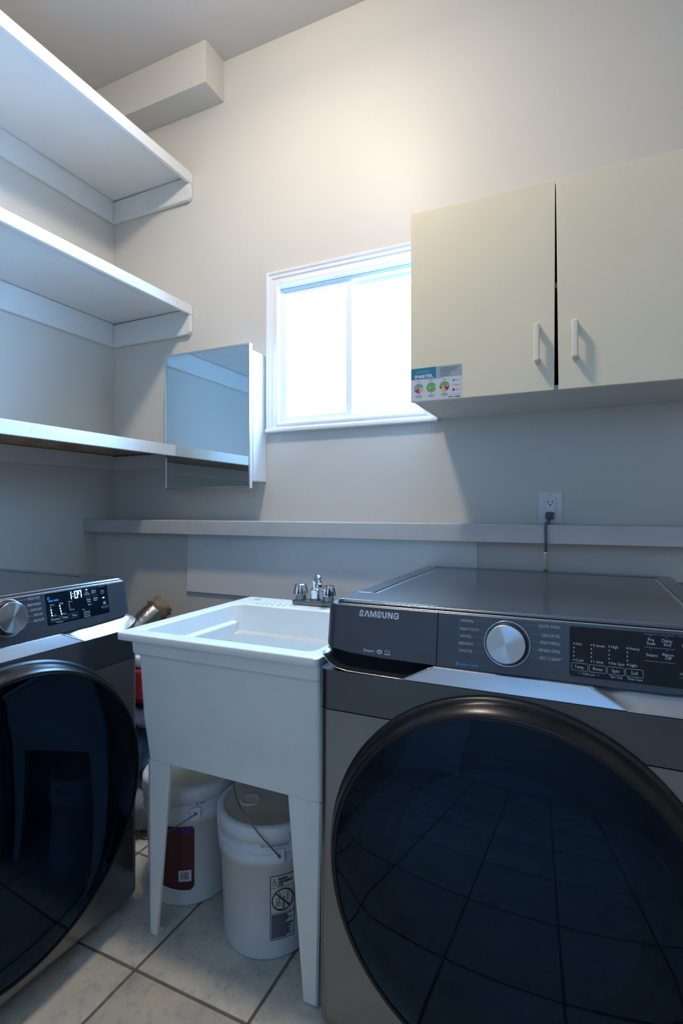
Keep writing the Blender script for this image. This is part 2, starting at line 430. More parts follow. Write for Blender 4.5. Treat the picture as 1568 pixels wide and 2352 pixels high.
shelf(2.200, 'middle deep white painted shelf on the left wall, level with the window', .046, cleat=.121)
shelf(1.500, 'lowest white shelf on the left wall, its underside bare brown wood', .052, under='wood', cleat=.075)

# ------------------------------------------------------------------ mirrored medicine cabinet
t = thing('medicine_cabinet', 'white mirrored medicine cabinet on the back wall left of the window', 'cabinet', (-1.58, YB, 1.32))
L = lambda n, m, x0, x1, y0, y1, z0, z1, bev=.002, p=None: box(n, m, x0+1.58, x1+1.58, y0-YB, y1-YB, z0-1.32, z1-1.32, bev, p or t)
L('cabinet_box', 'trimw', -1.785, -1.327, 1.956, YB-.001, 1.322, 1.900, .003)
dr = L('mirror_door', 'trimw', -1.816, -1.332, 1.938, 1.954, 1.290, 1.929, .001)
L('mirror', 'mirror', -1.810, -1.338, 1.9365, 1.9385, 1.296, 1.923, .0, dr)
frame_ring('mirror_frame', 'satin', (-1.816+1.58, -1.332+1.58, 1.290-1.32, 1.929-1.32), (-1.809+1.58, -1.339+1.58, 1.297-1.32, 1.920-1.32), 1.9325-YB, 1.9385-YB, dr)

# ------------------------------------------------------------------ wall cupboard
CX0, CX1, CZ0, CZ1, CYF = -.520, .382, 1.552, 2.176, 1.683
t = thing('wall_cupboard', 'cream two-door wall cupboard right of the window with an energy sticker', 'cabinet', (CX0, YB, CZ0))
L = lambda n, m, x0, x1, y0, y1, z0, z1, bev=.001, p=None: box(n, m, x0-CX0, x1-CX0, y0-YB, y1-YB, z0-CZ0, z1-CZ0, bev, p or t)
yb = CYF+.020; ye = YB-.001
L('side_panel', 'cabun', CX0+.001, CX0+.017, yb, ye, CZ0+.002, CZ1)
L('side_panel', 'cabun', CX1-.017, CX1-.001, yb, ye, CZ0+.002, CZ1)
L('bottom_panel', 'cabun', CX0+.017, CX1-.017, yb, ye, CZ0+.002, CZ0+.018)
L('top_panel', 'cab', CX0+.017, CX1-.017, yb, ye, CZ1-.018, CZ1)
L('back_panel', 'cabin', CX0+.017, CX1-.017, ye-.006, ye, CZ0+.018, CZ1-.018)
L('middle_shelf', 'cabun', CX0+.017, CX1-.017, yb+.01, ye-.006, 1.865, 1.881)
def pull(parent, x, z0, z1):
    b = MB(); X = x-CX0; Y = CYF-YB; pts = [(X, Y+.002, z0-CZ0), (X, Y-.018, z0+.002-CZ0), (X, Y-.027, z0+.010-CZ0), (X, Y-.029, z0+.024-CZ0), (X, Y-.029, z1-.024-CZ0), (X, Y-.027, z1-.010-CZ0), (X, Y-.018, z1-.002-CZ0), (X, Y+.002, z1-CZ0)]
    b.box(X-.0085, X+.0085, Y-.032, Y-.021, z0-CZ0, z1-CZ0, .0045, seg=3)
    b.box(X-.0080, X+.0080, Y-.026, Y+.001, z0-CZ0, z0+.014-CZ0, .003); b.box(X-.0080, X+.0080, Y-.026, Y+.001, z1-.014-CZ0, z1-CZ0, .003)
    autosmooth(b.build('pull_handle', 'pull', parent), 50)
# doors are thin wedges: the gap between them widens towards the bottom, as in the photo
def cdoor(x0t, x1t, x0b, x1b):
    y0, y1 = CYF-YB, CYF+.0185-YB; z0, z1 = CZ0-CZ0, CZ1-CZ0
    return bevelmod(MB().hexa([(x0b-CX0, y0, z0), (x1b-CX0, y0, z0), (x1b-CX0, y1, z0), (x0b-CX0, y1, z0), (x0t-CX0, y0, z1), (x1t-CX0, y0, z1), (x1t-CX0, y1, z1), (x0t-CX0, y1, z1)]).build('cupboard_door', 'cab', t), .0012)
dl = cdoor(CX0-.001, -.0768, CX0-.001, -.0795)
dr_ = cdoor(-.0745, CX1, -.0675, CX1)
pull(dl, -.1260, 1.636, 1.748); pull(dr_, -.0225, 1.636, 1.744)
tag(dl, 'left cupboard door carrying the sticker')
# energy sticker on the lower left corner of the left door
sx0, sx1, sz0, sz1 = CX0+.001, -.352, 1.5535, 1.661
F = lambda off: (lambda u, v: (sx0-CX0+u, CYF-YB-off, sz0-CZ0+v))
W_, H_ = sx1-sx0, sz1-sz0
b = MB(); f1, f2, f3, f4 = F(.0004), F(.0006), F(.0008), F(.0010)
b.rect(f1, 0, W_, 0, H_, 'st_paper')
b.rect(f2, 0, W_*.50, H_*.66, H_, 'st_teal'); b.rect(f2, W_*.50, W_, H_*.66, H_, 'st_greyb')
b.text('POWER', f3, W_*.11, H_*.83, .0135, 'st_wht2', width=W_*.25)
b.text('SMARTER.', f3, W_*.07, H_*.69, .0150, 'st_wht', bold=.0004, width=W_*.37)
for k, wd in enumerate((.36, .33, .30, .20)): b.rect(f3, W_*.58, W_*(.58+wd), H_*(.925-.045*k), H_*(.94-.045*k), 'st_txt')
b.rect(f3, W_*.58, W_*.78, H_*.735, H_*.745, 'st_txt'); b.rect(f3, W_*.58, W_*.76, H_*.70, H_*.71, 'st_txt')
b.rect(f2, W_*.33, W_*.66, H_*.630, H_*.638, 'st_txt')
def pie(cx, cy, r, parts):
    a = 0
    for frac, m in parts:
        n = max(3, int(28*frac)); pts = [(cx, cy)] + [(cx+r*math.cos(a+2*PI*frac*k/n), cy+r*math.sin(a+2*PI*frac*k/n)) for k in range(n+1)]
        if frac >= .999: pts = pts[1:-1]
        fc = b.b.faces.new([b.b.verts.new(f2(*p)) for p in pts]); fc.material_index = b.mi(m); a += 2*PI*frac
r = H_*.150
pie(W_*.155, H_*.385, r, ((.5, 'st_greenb'), (.04, 'st_orange'), (.25, 'st_purp'), (.21, 'st_orange')))
pie(W_*.405, H_*.385, r, ((1, 'st_green'),))
pie(W_*.665, H_*.385, r, ((.5, 'st_green'), (.08, 'st_mag'), (.22, 'st_orange'), (.20, 'st_mag')))
for cx in (.155, .405, .665):
    b.rect(f2, W_*(cx-.03), W_*(cx+.03), H_*.575, H_*.590, 'st_txt')
    b.rect(f2, W_*(cx-.02), W_*(cx+.02), H_*.195, H_*.210, 'st_txt'); b.rect(f2, W_*(cx-.07), W_*(cx+.07), H_*.145, H_*.160, 'st_txt'); b.rect(f2, W_*(cx-.06), W_*(cx+.06), H_*.105, H_*.120, 'st_txt')
for cx, m in ((.20, 'st_wht'), (.36, 'st_wht'), (.45, 'st_wht'), (.60, 'st_wht'), (.70, 'st_wht')): b.rect(f3, W_*cx, W_*(cx+.045), H_*.375, H_*.395, m)
for k, m in enumerate(('st_green', 'st_orange', 'st_mag')):
    z = H_*(.50-.14*k); b.rect(f2, W_*.82, W_*.865, z, z+H_*.07, m); b.rect(f2, W_*.875, W_*.95, z+H_*.028, z+H_*.042, 'st_txt')
b.rect(f2, W_*.82, W_*.97, H_*.115, H_*.13, 'st_greyb'); b.rect(f2, W_*.74, W_*.84, H_*.04, H_*.065, 'st_txt'); b.rect(f2, W_*.87, W_*.97, H_*.03, H_*.065, 'st_txt')
b.build('energy_sticker', None, dl, recalc=False)['label'] = 'teal, grey and white sticker reading POWER SMARTER. with three pie charts'

# ------------------------------------------------------------------ wall outlet, cord
t = thing('wall_outlet', 'white duplex wall outlet above the ledge, lower socket in use', 'outlet', (-.110, YB, 1.146))
L = lambda n, m, x0, x1, y0, y1, z0, z1, bev=.001, p=None: box(n, m, x0, x1, y0, y1, z0, z1, bev, p or t)
L('cover_plate', 'outlet', -.040, .040, -.006, -.0005, .0, .112, .002)
L('receptacle', 'outlet', -.018, .018, -.009, -.006, .014, .098, .002)
for z in (.078, .036):
    b = MB()
    b.box(-.0085, -.006, -.0096, -.0085, z-.005, z+.005); b.box(.0055, .008, -.0096, -.0085, z-.004, z+.004)
    b.lathe([(0, 0), (.003, 0), (.003, .001), (0, .001)], 12, Matrix.Translation((0, -.0087, z-.011)) @ Matrix.Rotation(PI/2, 4, 'X'))
    tag(b.build('socket_slots', 'slot', t), kind='stuff')
MB().lathe([(0, 0), (.0035, 0), (.0030, .0012), (0, .0014)], 14, Matrix.Translation((0, -.0058, .1045)) @ Matrix.Rotation(PI/2, 4, 'X')).build('screw', 'ledge', t)
t = thing('power_cord', 'grey power cord with dark plug hanging from the outlet over the ledge behind the washer', 'cord', (-.110, 2.04, 1.176))
O = Vector((-.110, 2.04, 1.176))
b = MB(); b.box(-.014, .014, -.034, .0085, -.014, .012, .005); b.tube([(0, -.028, -.002), (-.002, -.038, -.012), (-.003, -.042, -.026)], [.010, .008, .0062], 10)
autosmooth(b.build('plug', 'cord', t))
pts = [Vector((-.113, 1.998, 1.150)), Vector((-.114, 1.960, 1.152)), Vector((-.115, 1.900, 1.1525)), Vector((-.115, 1.868, 1.148)), Vector((-.114, 1.8635, 1.120)), Vector((-.1145, 1.8635, 1.08)), Vector((-.1155, 1.880, 1.03)), Vector((-.117, 1.917, .985)), Vector((-.12, 1.930, .85)), Vector((-.14, 1.925, .6))]
def smoothpts(P, n=6):
    out = []
    for k in range(len(P)-1):
        p0, p1, p2, p3 = P[max(k-1, 0)], P[k], P[k+1], P[min(k+2, len(P)-1)]
        for j in range(n):
            u = j/n; out.append(.5*((2*p1)+(-p0+p2)*u+(2*p0-5*p1+4*p2-p3)*u*u+(-p0+3*p1-3*p2+p3)*u**3))
    return out+[P[-1]]
b = MB(); b.tube([p-O for p in smoothpts(pts)], .0046, 10); b.build('cable', 'cord', t)
b = MB(); b.tube([p-O for p in smoothpts([Vector((-.1150, 1.8670, 1.056)), Vector((-.1157, 1.881, 1.03)), Vector((-.1168, 1.912, .992))], 4)], .0056, 10)
tag(b.build('cable_tag', 'tag', t), 'white paper tag wrapped round the grey cord')

# ------------------------------------------------------------------ washer / dryer
AW, AH = .80, .990
def con_fn(off, x0=0.):
    def f(x, z):
        k = .017/.111; return (x, .025+(z-.868)*k-off, z)
    return f
def rrect(x0, x1, y0, y1, r, n=5, corners=(1, 1, 1, 1)):
    P = []
    for (cx, cy, a0, on) in ((x1-r, y0+r, -PI/2, corners[1]), (x1-r, y1-r, 0, corners[2]), (x0+r, y1-r, PI/2, corners[3]), (x0+r, y0+r, PI, corners[0])):
        if on:
            for k in range(n+1): P.append((cx+r*math.cos(a0+PI/2*k/n), cy+r*math.sin(a0+PI/2*k/n)))
        else:
            P.append((cx+r*(1 if a0 in (-PI/2, 0) else -1), cy+r*(1 if a0 in (0, PI/2) else -1)))
    return P
def box_line(b, x0, x1, z0, z1, r, wd, off, m):
    P = rrect(x0, x1, z0, z1, r, 4); f = con_fn(off); b.line(f, P+[P[0]], wd, m)

def appliance(name, label, loc, rz, washer):
    t = thing(name, label, name, loc, rz)
    rc = .026                                                # vertical corner radius
    ext = .011 if washer else 0.
    def shell(b, z0, z1, yfront=0., inset=0., back=.80, m=None, chz=0):
        inset -= ext; P = [(inset, back)]
        for k in range(9): a = PI+PI/2*k/8; P.append((inset+rc+rc*math.cos(a), yfront+rc+rc*math.sin(a)))
        for k in range(9): a = -PI/2+PI/2*k/8; P.append((AW-inset-rc+rc*math.cos(a), yfront+rc+rc*math.sin(a)))
        P.append((AW-inset, back))
        zs = [(z0, 0)] if not chz else [(z0, chz), (z0+chz*.5, chz*.25), (z0+chz, 0)]
        zs += [(z1, 0)]
        # sweep outline in z with inward offsets at the bottom
        rings = []
        cx, cy = AW/2, back/2
        for z, off in zs:
            rings.append([(cx+(x-cx)*(1-off/ (AW/2)), y+(off if y < back-.01 else 0), z) for x, y in P])
        V = [[b.b.verts.new(p) for p in R] for R in rings]
        for A, B in zip(V, V[1:]):
            for k in range(len(A)):
                k2 = (k+1) % len(A); f = b.b.faces.new((A[k], A[k2], B[k2], B[k])); f.smooth = True
        b.b.faces.new(V[0][::-1]); b.b.faces.new(V[-1])
        return b
    lo = autosmooth(shell(MB(), .022, .7485, -.0015, 0, chz=.02).build('lower_cabinet', 'body', t), 50)
    # side skin of the cabinet is darker painted metal behind the wrap-around front
    up = autosmooth(shell(MB(), .7505, .8375, .0).build('upper_cabinet', 'upper', t), 50)
    autosmooth(shell(MB(), .838, .978, .055, .003).build('console_housing', 'side', t), 50)
    for fx in (.07, AW-.07):
        for fy in (.08, .72): MB().lathe([(0, 0), (.022, 0), (.022, .012), (.012, .014), (.012, .03), (0, .03)], 16, Matrix.Translation((fx, fy, 0))).build('levelling_foot', 'blackp', t)
    # ---- silver band with a scoop at each end
    xs0, xs1 = .19, .252                                     # scoop corner: bottom, top
    yb, yt = .0015, .0175; zb, zt = .838, .869
    def bandpt(x, z): return (x, yb+(yt-yb)*(z-zb)/(zt-zb), z)
    b = MB()
    xr = AW-xs0; xrt = AW-xs1
    b.hexa([bandpt(xs0, zb), bandpt(xr, zb), (xr, .06, zb), (xs0, .06, zb), bandpt(xs1, zt), bandpt(xrt, zt), (xrt, .06, zt), (xs1, .06, zt)])
    bevelmod(b.build('silver_band', 'band', t), .0015)
    for sgn in (0, 1):
        b = MB(); rows = []; X = lambda x: (AW-x) if sgn else x
        xs = [.0008-ext, .003-ext, .008, .018, .035, .06, .10, .14, .175, xs0, .205, .222, .238, xs1]
        def lipz(x):
            if x <= .06: u = max(x, 0)/.06; return .8395+.030*(1-u)**2.2
            if x <= xs0: return .8395-.0015*(x-.06)/(xs0-.06)
            return zb+(zt-zb)*(x-xs0)/(xs1-xs0)
        def lipy(x):
            if x < rc-ext: return rc-math.sqrt(max(rc*rc-(rc-ext-x)**2, 0)) + .0015
            return yb+(yt-yb)*max(0, (lipz(x)-zb)/(zt-zb)) if x > xs0 else yb+.0005
        for x in xs:
            z0 = lipz(x); y0 = lipy(x); y1 = .058; z1 = .8775; R = []
            pocket = washer and not sgn
            for k in range(9):
                u = k/8
                if not pocket:
                    yy = y0+(y1-y0)*u; v_ = min(1, (yy-y0)/.036); R.append((X(x), yy, z0+max(0, .8765-z0)*(v_-.12*math.sin(v_*PI)))); continue
                R.append((X(x), y0+(y1-y0)*math.sin(u*PI/2)**.8, z0+(z1-z0)*(1-math.cos(u*PI/2))))
            rows.append(R)
        b.grid(rows); b.build('hand_scoop', 'upper' if washer and not sgn else 'scoop', t)
        b = MB(); b.tube([(X(x), lipy(x)-.0002, lipz(x)+.0004) for x in xs], .0011, 8); b.build('scoop_lip', 'satin', t)
    # ---- console face: left block (drawer on the washer) and right block
    def conpoly(x0, x1, lc, rcn):
        r = .020; P = []
        if lc: P += [(x0+.0, .893), (x0+.004, .885), (x0+.02, .8795), (x0+.07, .8735), (x0+.14, .8695)] if washer or True else []
        else: P += [(x0, .8685)]
        if rcn: P += [(x1-.14, .8695), (x1-.07, .8735), (x1-.02, .8795), (x1-.004, .885), (x1, .893)]
        else: P += [(x1, .8685)]
        if rcn: P += [(x1-r+r*math.cos(a*PI/16), .979-r+r*math.sin(a*PI/16)) for a in range(0, 9)]
        else: P += [(x1, .979)]
        if lc: P += [(x0+r-r*math.sin(a*PI/16), .979-r+r*math.cos(a*PI/16)) for a in range(0, 9)]
        else: P += [(x0, .979)]
        return P
    def conface(nm, x0, x1, lc, rcn, m):
        f = con_fn(0)
        def g(u, v, d):
            p = f(u, v); y = p[1]
            e = min(u-.001+ext*.8, AW+ext*.8-.001-u)                        # wrap back at the ends
            if e < .028: y += .028*(1-math.sqrt(max(0, 1-((.028-e)/.028)**2)))*.8
            return (u, y+d, v)
        b = MB(); P = conpoly(x0, x1, lc, rcn)
        # subdivide long top/bottom spans so that the wrapped ends stay smooth
        Q = []
        for k in range(len(P)):
            a, c = P[k], P[(k+1) % len(P)]; Q.append(a)
            L_ = math.hypot(c[0]-a[0], c[1]-a[1]); n = int(L_/.03)
            for j in range(1, n): Q.append((a[0]+(c[0]-a[0])*j/n, a[1]+(c[1]-a[1])*j/n))
        # body as strips along x
        xsx = sorted({round(x, 5) for x, _ in Q} | {x0+.002*k for k in range(15) if lc} | {x1-.002*k for k in range(15) if rcn})
        def span(x):
            zs = []
            for k in range(len(P)):
                (ax, az), (bx, bz) = P[k], P[(k+1) % len(P)]
                if min(ax, bx)-1e-7 <= x <= max(ax, bx)+1e-7:
                    if abs(ax-bx) < 1e-7: zs += [az, bz]
                    else: zs.append(az+(bz-az)*(x-ax)/(bx-ax))
            return min(zs), max(zs)
        front, backr = [], []
        for x in xsx:
            z0, z1 = span(x); zz = [z0, z0+.0015, z1-.0015, z1]; ins = [.0015, 0, 0, .0015]
            front.append([g(x, z, i) for z, i in zip(zz, ins)]); backr.append([(x, .058, z) for z in (z0, z1)])
        b.grid(front); 
        b.grid([[fr[0], bk[0]] for fr, bk in zip(front, backr)]); b.grid([[bk[1], fr[3]] for fr, bk in zip(front, backr)])
        for q in (0, -1): b.grid([[front[q][0], front[q][1], front[q][2], front[q][3]], [backr[q][0], backr[q][0], backr[q][1], backr[q][1]]], smooth=False)
        bmesh.ops.remove_doubles(b.b, verts=b.b.verts, dist=1e-6)
        return autosmooth(b.build(nm, m, t), 35)
    if washer:
        drw = conface('detergent_drawer', .0005-ext*.8, .2555, True, False, 'console')
        con = conface('control_panel', .2572, AW-.0005+ext*.8, False, True, 'console')
    else:
        con = conface('control_panel', .0005, AW-.0005, True, True, 'console'); drw = con
    # ---- lid with stepped front trim
    b = MB()
    def lid_layer(y0, z0, z1, ins, m, r=.020):
        P = []
        for k in range(9): a = PI+PI/2*k/8; P.append((ins+r+r*math.cos(a), y0+r*.5+r*.5*math.sin(a)))
        for k in range(9): a = -PI/2+PI/2*k/8; P.append((AW-ins-r+r*math.cos(a), y0+r*.5+r*.5*math.sin(a)))
        P += [(AW-ins, .835), (ins, .835)]
        b.prism(P, z1-z0, lambda u, v, d: (u, v, z0+d), m, smooth=False)
    lid_layer(.044, .9788, .9815, .014, 'band'); lid_layer(.047, .9815, .9835, .015, 'lidg'); lid_layer(.046, .9835, .9862, .015, 'lid'); lid_layer(.051, .9862, .9875, .018, 'band')
    o = b.build('lid_trim', None, t); bevelmod(o, .0006, 1)
    b = MB(); fr = .062; yf = .165; yk = .79; z = AH; h = .0035
    # inner panel: ramps from the front level down 3.5 mm behind the sill
    xa, xb = fr, AW-fr
    P = [(.120, z-.0012), (yf-.003, z-.0012), (yf, z-.0022), (yk, z-.0022)]
    b.grid([[(x, y, zz) for y, zz in P] for x in (xa+.006, xb-.006)], smooth=False)
    # raised side and rear rims
    def rim(x0, x1, y0, y1, zz=z): b.box(x0, x1, y0, y1, .9875, zz, .0014)
    rim(.018, xa-.003, .1636, .835); rim(xb+.003, AW-.018, .1636, .835); rim(xa-.004, xb+.004, yk+.007, .835)
    b.box(.018, AW-.018, .052, .163, .9875, z, .0008)
    autosmooth(b.build('lid', 'lid', t), 30)
    b = MB(); b.box(xa-.004, xb+.004, .155, yk+.004, .9818, z-h-.0040); b.build('lid_recess', 'lidg', t)
    # ---- dial
    dx, dz = (.3979, .9285) if washer else (AW-.3805, .934)
    n = Vector((0, -1, .153)).normalized(); q = Vector((0, 0, 1)).rotation_difference(n).to_matrix().to_4x4()
    base = Matrix.Translation(con_fn(0)(dx, dz)) @ q
    kt = bpy.data.objects.new('dial', None)
    b = MB(); b.lathe([(.0452, 0), (.0452, .0022), (.0440, .0030), (.0425, .0018), (.0405, .0012), (0, .0012)], 72)
    ring = b.build('dial_ring', 'band', con); ring.matrix_local = base @ Matrix.Translation((0, 0, -.0004)); ring.name = 'dial_ring'
    b = MB(); b.lathe([(.0410, .0013), (.0405, .0030), (.0385, .0036), (.0380, .020)], 72, m='blackp')
    b.lathe([(.0375, .0030), (.0378, .0205), (.0372, .0222), (.0362, .0226)], 72, m='satin')
    for k in range(-3 if washer else 0, 7 if washer else 0):
        a = math.radians(60-k*16); b.box(-.0012, .0012, -.0025, .0025, .0020, .0032, m='blackp', rot=Matrix.Rotation(a-PI/2, 4, 'Z'))
        for v in b.b.verts[-8:] if False else []: pass
    kn = b.build('dial', None, con); kn.matrix_local = base
    b = MB(); b.lathe([(.0364, .02255), (.030, .0228), (.020, .02295), (.010, .02305), (.0, .0231)], 96)
    kf = b.build('dial_face', 'dial', con); kf.matrix_local = base
    # ---- display
    x0, x1 = (.5134, .7210) if washer else (AW-.2790, AW-.0835)
    z0, z1 = (.8825, .9737) if washer else (.8950, .9765)
    b = MB(); P = rrect(x0, x1, z0, z1, .005); f = con_fn(.0006)
    V = [b.b.verts.new(f(*p)) for p in P]; V2 = [b.b.verts.new(con_fn(-.001)(*p)) for p in P]
    b.b.faces.new(V); b.b.faces.new(V2[::-1])
    for k in range(len(V)): b.b.faces.new((V[k], V2[k], V2[(k+1) % len(V)], V[(k+1) % len(V)]))
    dsp = b.build('display', 'disp', con)
    # ---- printing
    f = con_fn(.0004); fd = con_fn(.0009); p = MB(); q_ = MB(); wd = .00055
    if washer:
        s = .0084
        for tx, xa_, zz, ww in (('NORMAL', .3044, .9637, .0268), ('HEAVY DUTY', .3039, .9470, .0388), ('WHITES', .3034, .9325, .0236), ('BEDDING', .3027, .9180, .0282), ('SANITIZE', .3024, .9035, .0274)):
            p.text(tx, f, xa_, zz, s, 'ink', width=ww)
        for tx, xa_, zz, ww in (('QUICK WASH', .4567, .9662, .0388), ('DELICATES', .4630, .9492, .0326), ('PERM PRESS', .4603, .9350, .0354), ('RINSE+SPIN', .4579, .9205, .0379), ('SELF CLEAN*', .4592, .9062, .0393)):
            p.text(tx, f, xa_, zz, s, 'ink', width=ww)
        for P in (((.3349, .9682), (.3646, .9682), (.3696, .9635)), ((.3459, .9507), (.3587, .9507)), ((.3297, .9361), (.3522, .9361)), ((.3335, .9217), (.3518, .9217)), ((.3323, .9067), (.3550, .9067)),
                  ((.4538, .9697), (.4353, .9697), (.4306, .9637)), ((.4414, .9521), (.4602, .9521)), ((.4474, .9377), (.4582, .9377)), ((.4473, .9230), (.4555, .9230)), ((.4424, .9084), (.4571, .9084))):
            p.line(f, P, .0004, 'inkd')
        p.line(f, ((.3010, .9698), (.3005, .9053)), .0006, 'inkblue')
        p.text('Steam Cycles', f, .3058, .8765, .0084, 'inkblue', bold=.0001, width=.0370)
        p.rect(f, .2976, .3035, .8763, .8822, 'inkblue'); p.line(con_fn(.0006), ((.2990, .8800), (.3005, .8775), (.3022, .8812)), .0008, 'console')
        tag(p.build('printed_lettering', None, con, recalc=False), kind='stuff')
        # brand block on the drawer
        g_ = MB(); X0, Z0, hh, fw = .0755, .9562, .0138, .0107
        def poly(pts, ox):
            fc = g_.b.faces.new([g_.b.verts.new(con_fn(.0007)(ox+u, Z0+v)) for u, v in pts]); fc.material_index = g_.mi('logo')
        st = .0033
        def S_(ox):
            R = hh/2; w_ = .0108; L = [(w_-.0012, hh-.0045), (w_-.003, hh-.0013), (w_*.5, hh-.0008), (.0028, hh-.0022), (.0022, hh*.70), (.0040, hh*.56), (w_-.0045, hh*.42), (w_-.0022, hh*.28), (w_-.0030, .0018), (w_*.48, .0009), (.0022, .0020), (.0010, .0048)]
            line = []
            for i_, (a, c) in enumerate(zip(L, L[1:])):
                g_.line(lambda u, v: con_fn(.0007+.00002*i_)(ox+u, Z0+v), (a, c), .0026, 'logo')
        S_(X0)
        def A_(ox): w_ = .0128; poly([(0, 0), (.0034, 0), (w_/2-.0002, hh*.80), (w_/2+.0020, hh), (w_/2-.0026, hh)], ox); poly([(w_-.0034, 0), (w_, 0), (w_/2+.0022, hh), (w_/2-.0010, hh), (w_/2-.0002, hh*.80)], ox)
        A_(X0+.0122)
        def M_(ox): w_ = .0150; poly([(0, 0), (.0030, 0), (.0030, hh), (0, hh)], ox); poly([(w_-.003, 0), (w_, 0), (w_, hh), (w_-.003, hh)], ox); poly([(.0030, hh), (.0030, hh*.72), (w_/2-.0012, 0), (w_/2+.0012, 0), (w_/2, hh*.38), (.0042, hh)], ox); poly([(w_-.0030, hh), (w_-.0042, hh), (w_/2, hh*.38), (w_/2+.0012, 0), (w_-.003, hh*.72)], ox)
        M_(X0+.0262)
        S_(X0+.0425)
        def U_(ox): w_ = .0110; poly([(0, hh), (0, .0045), (.0012, .0014), (.0035, 0), (w_-.0035, 0), (w_-.0012, .0014), (w_, .0045), (w_, hh), (w_-st, hh), (w_-st, .0045), (w_-.0042, .0026), (.0042, .0026), (st, .0045), (st, hh)], ox)
        U_(X0+.0548)
        def N_(ox): w_ = .0114; poly([(0, 0), (.0030, 0), (.0030, hh), (0, hh)], ox); poly([(w_-.003, 0), (w_, 0), (w_, hh), (w_-.003, hh)], ox); poly([(.0030, hh), (.0030, hh*.62), (w_-.0034, 0), (w_-.003, 0), (w_-.003, hh*.38), (.0036, hh)], ox)
        N_(X0+.0682)
        def G_(ox):
            w_ = .0112; L = [(w_-.0012, hh*.70), (w_-.0016, hh-.0026), (w_-.0034, hh-.0011), (.0036, hh-.0011), (.0018, hh-.0026), (.0012, hh*.68), (.0012, hh*.32), (.0018, .0026), (.0036, .0011), (w_-.0036, .0011), (w_-.0012, .0028), (w_-.0012, hh*.47), (w_*.58, hh*.47)]
            for i_, (a, c) in enumerate(zip(L, L[1:])): g_.line(lambda u, v: con_fn(.0007+.00002*i_)(ox+u, Z0+v), (a, c), .0026, 'logo')
        G_(X0+.0822)
        g_.build('logo_lettering', None, drw, recalc=False); g_ = MB(); f7 = con_fn(.0005)
        g_.text('Steam', f7, .0901, .8808, .0094, 'ink', bold=.00018, width=.0256)
        e = [(.1283+.0066*math.cos(a*PI/12), .8835+.0050*math.sin(a*PI/12)) for a in range(24)]
        fc = g_.b.faces.new([g_.b.verts.new(f7(*u)) for u in e]); fc.material_index = g_.mi('ink')
        g_.text('he', con_fn(.0007), .1243, .8812, .0078, 'console', bold=.0002, width=.0075)
        g_.line(f7, [(.1405, .8790), (.1528, .8790), (.1528, .8890), (.1405, .8890), (.1405, .8790)], .0006, 'ink')
        g_.rect(f7, .1405, .1528, .8785, .8812, 'ink'); g_.line(f7, [(.1412, .8845), (.1445, .8870), (.1490, .8840), (.1520, .8862)], .0010, 'ink')
        g_.build('feature_lettering', None, drw, recalc=False)
        # display printing
        d = MB()
        for x, ztop, zbot, a, bt in ((.521, .9421, .9123, 'Hot', 'Cold'), (.551, .9424, .9129, '5 times', '1 time'), (.5811, .9427, .9133, 'High', 'No Spin'), (.6108, .9430, .9138, 'Heavy', 'Light')):
            for k in range(5):
                z = ztop+(zbot-ztop)*k/4
                for dd in (-.0006, .0006): d.rect(fd, x+dd-.0004, x+dd+.0004, z-.0015, z+.0015, 'ink')
            d.text(a, fd, x+.0026, ztop-.0024, .0072, 'ink', sp=.95); d.text(bt, fd, x+.0026, zbot-.0024, .0072, 'ink', sp=.95)
        for x0_, x1_, tx, ww in ((.5173, .5450, 'Temp.', .0170), (.5476, .5755, 'Rinse', .0157), (.5778, .6056, 'Spin', .0122), (.6079, .6358, 'Soil', .0105)):
            box_line(d, x0_, x1_, .8934, .9068, .002, .0006, .0009, 'ink'); d.text(tx, fd, (x0_+x1_)/2-ww/2-.0005, .8972, .0088, 'ink', width=ww)
        d.text('*Child Lock', fd, .5345, .8868, .0062, 'ink', width=.0225); d.line(fd, ((.5284, .8902), (.5284, .8888), (.5330, .8888)), .0004, 'ink'); d.line(fd, ((.5600, .8888), (.5648, .8888), (.5648, .8902)), .0004, 'ink')
        d.text('*Spin Only', fd, .5812, .8875, .0062, 'ink', width=.0213); d.text('*Smart Care', fd, .6098, .8875, .0062, 'ink', width=.0244)
        for xa_, xb_ in ((.6374, .6610), (.6624, .6860)):
            for z in (.9712, .9481, .9244): d.line(fd, ((xa_, z), (xb_, z)), .0004, 'ink')
            for z in (.9680, .9452):
                xm_ = (xa_+xb_)/2-.001
                for dd in (-.001, .001): d.rect(fd, xm_+dd-.0006, xm_+dd+.0006, z-.0006, z+.0006, 'inkd')
        for tx, xm_, z in (('Pre', .6489, .9592), ('Soak', .6489, .9530), ('Steam', .6497, .9325), ('Delay', .6739, .9595), ('End', .6744, .9530), ('Alarm', .6748, .9355), ('Off', .6751, .9295)):
            d.text(tx, fd, xm_, z, .0078, 'ink', align='CENTER', sp=.95)
        d.line(fd, ((.690, .9715), (.715, .9717)), .0004, 'ink'); d.line(fd, ((.6926, .9012), (.715, .9014)), .0004, 'ink')
        arc = [(.7025+.0052*math.cos(a), .9560+.0052*math.sin(a)) for a in [math.radians(v) for v in range(120, 421, 20)]]
        d.line(fd, arc, .0009, 'ink'); d.line(fd, ((.7025, .9575), (.7025, .9625)), .0009, 'ink')
        d.text('Hold 3 sec', fd, .6924, .9062, .0055, 'ink')
        d.build('display_lettering', None, dsp, recalc=False)
    else:
        for tx, dd, zz, ww in (('DELICATES', .3264, .9680, .0314), ('PERM PRESS', .3293, .9525, .0359), ('QUICK DRY', .3226, .9393, .031), ('TIME DRY', .3161, .9258, .0264), ('AIR FLUFF', .3164, .9118, .0286)):
            p.text(tx, f, AW-dd, zz, .0084, 'ink', width=ww)
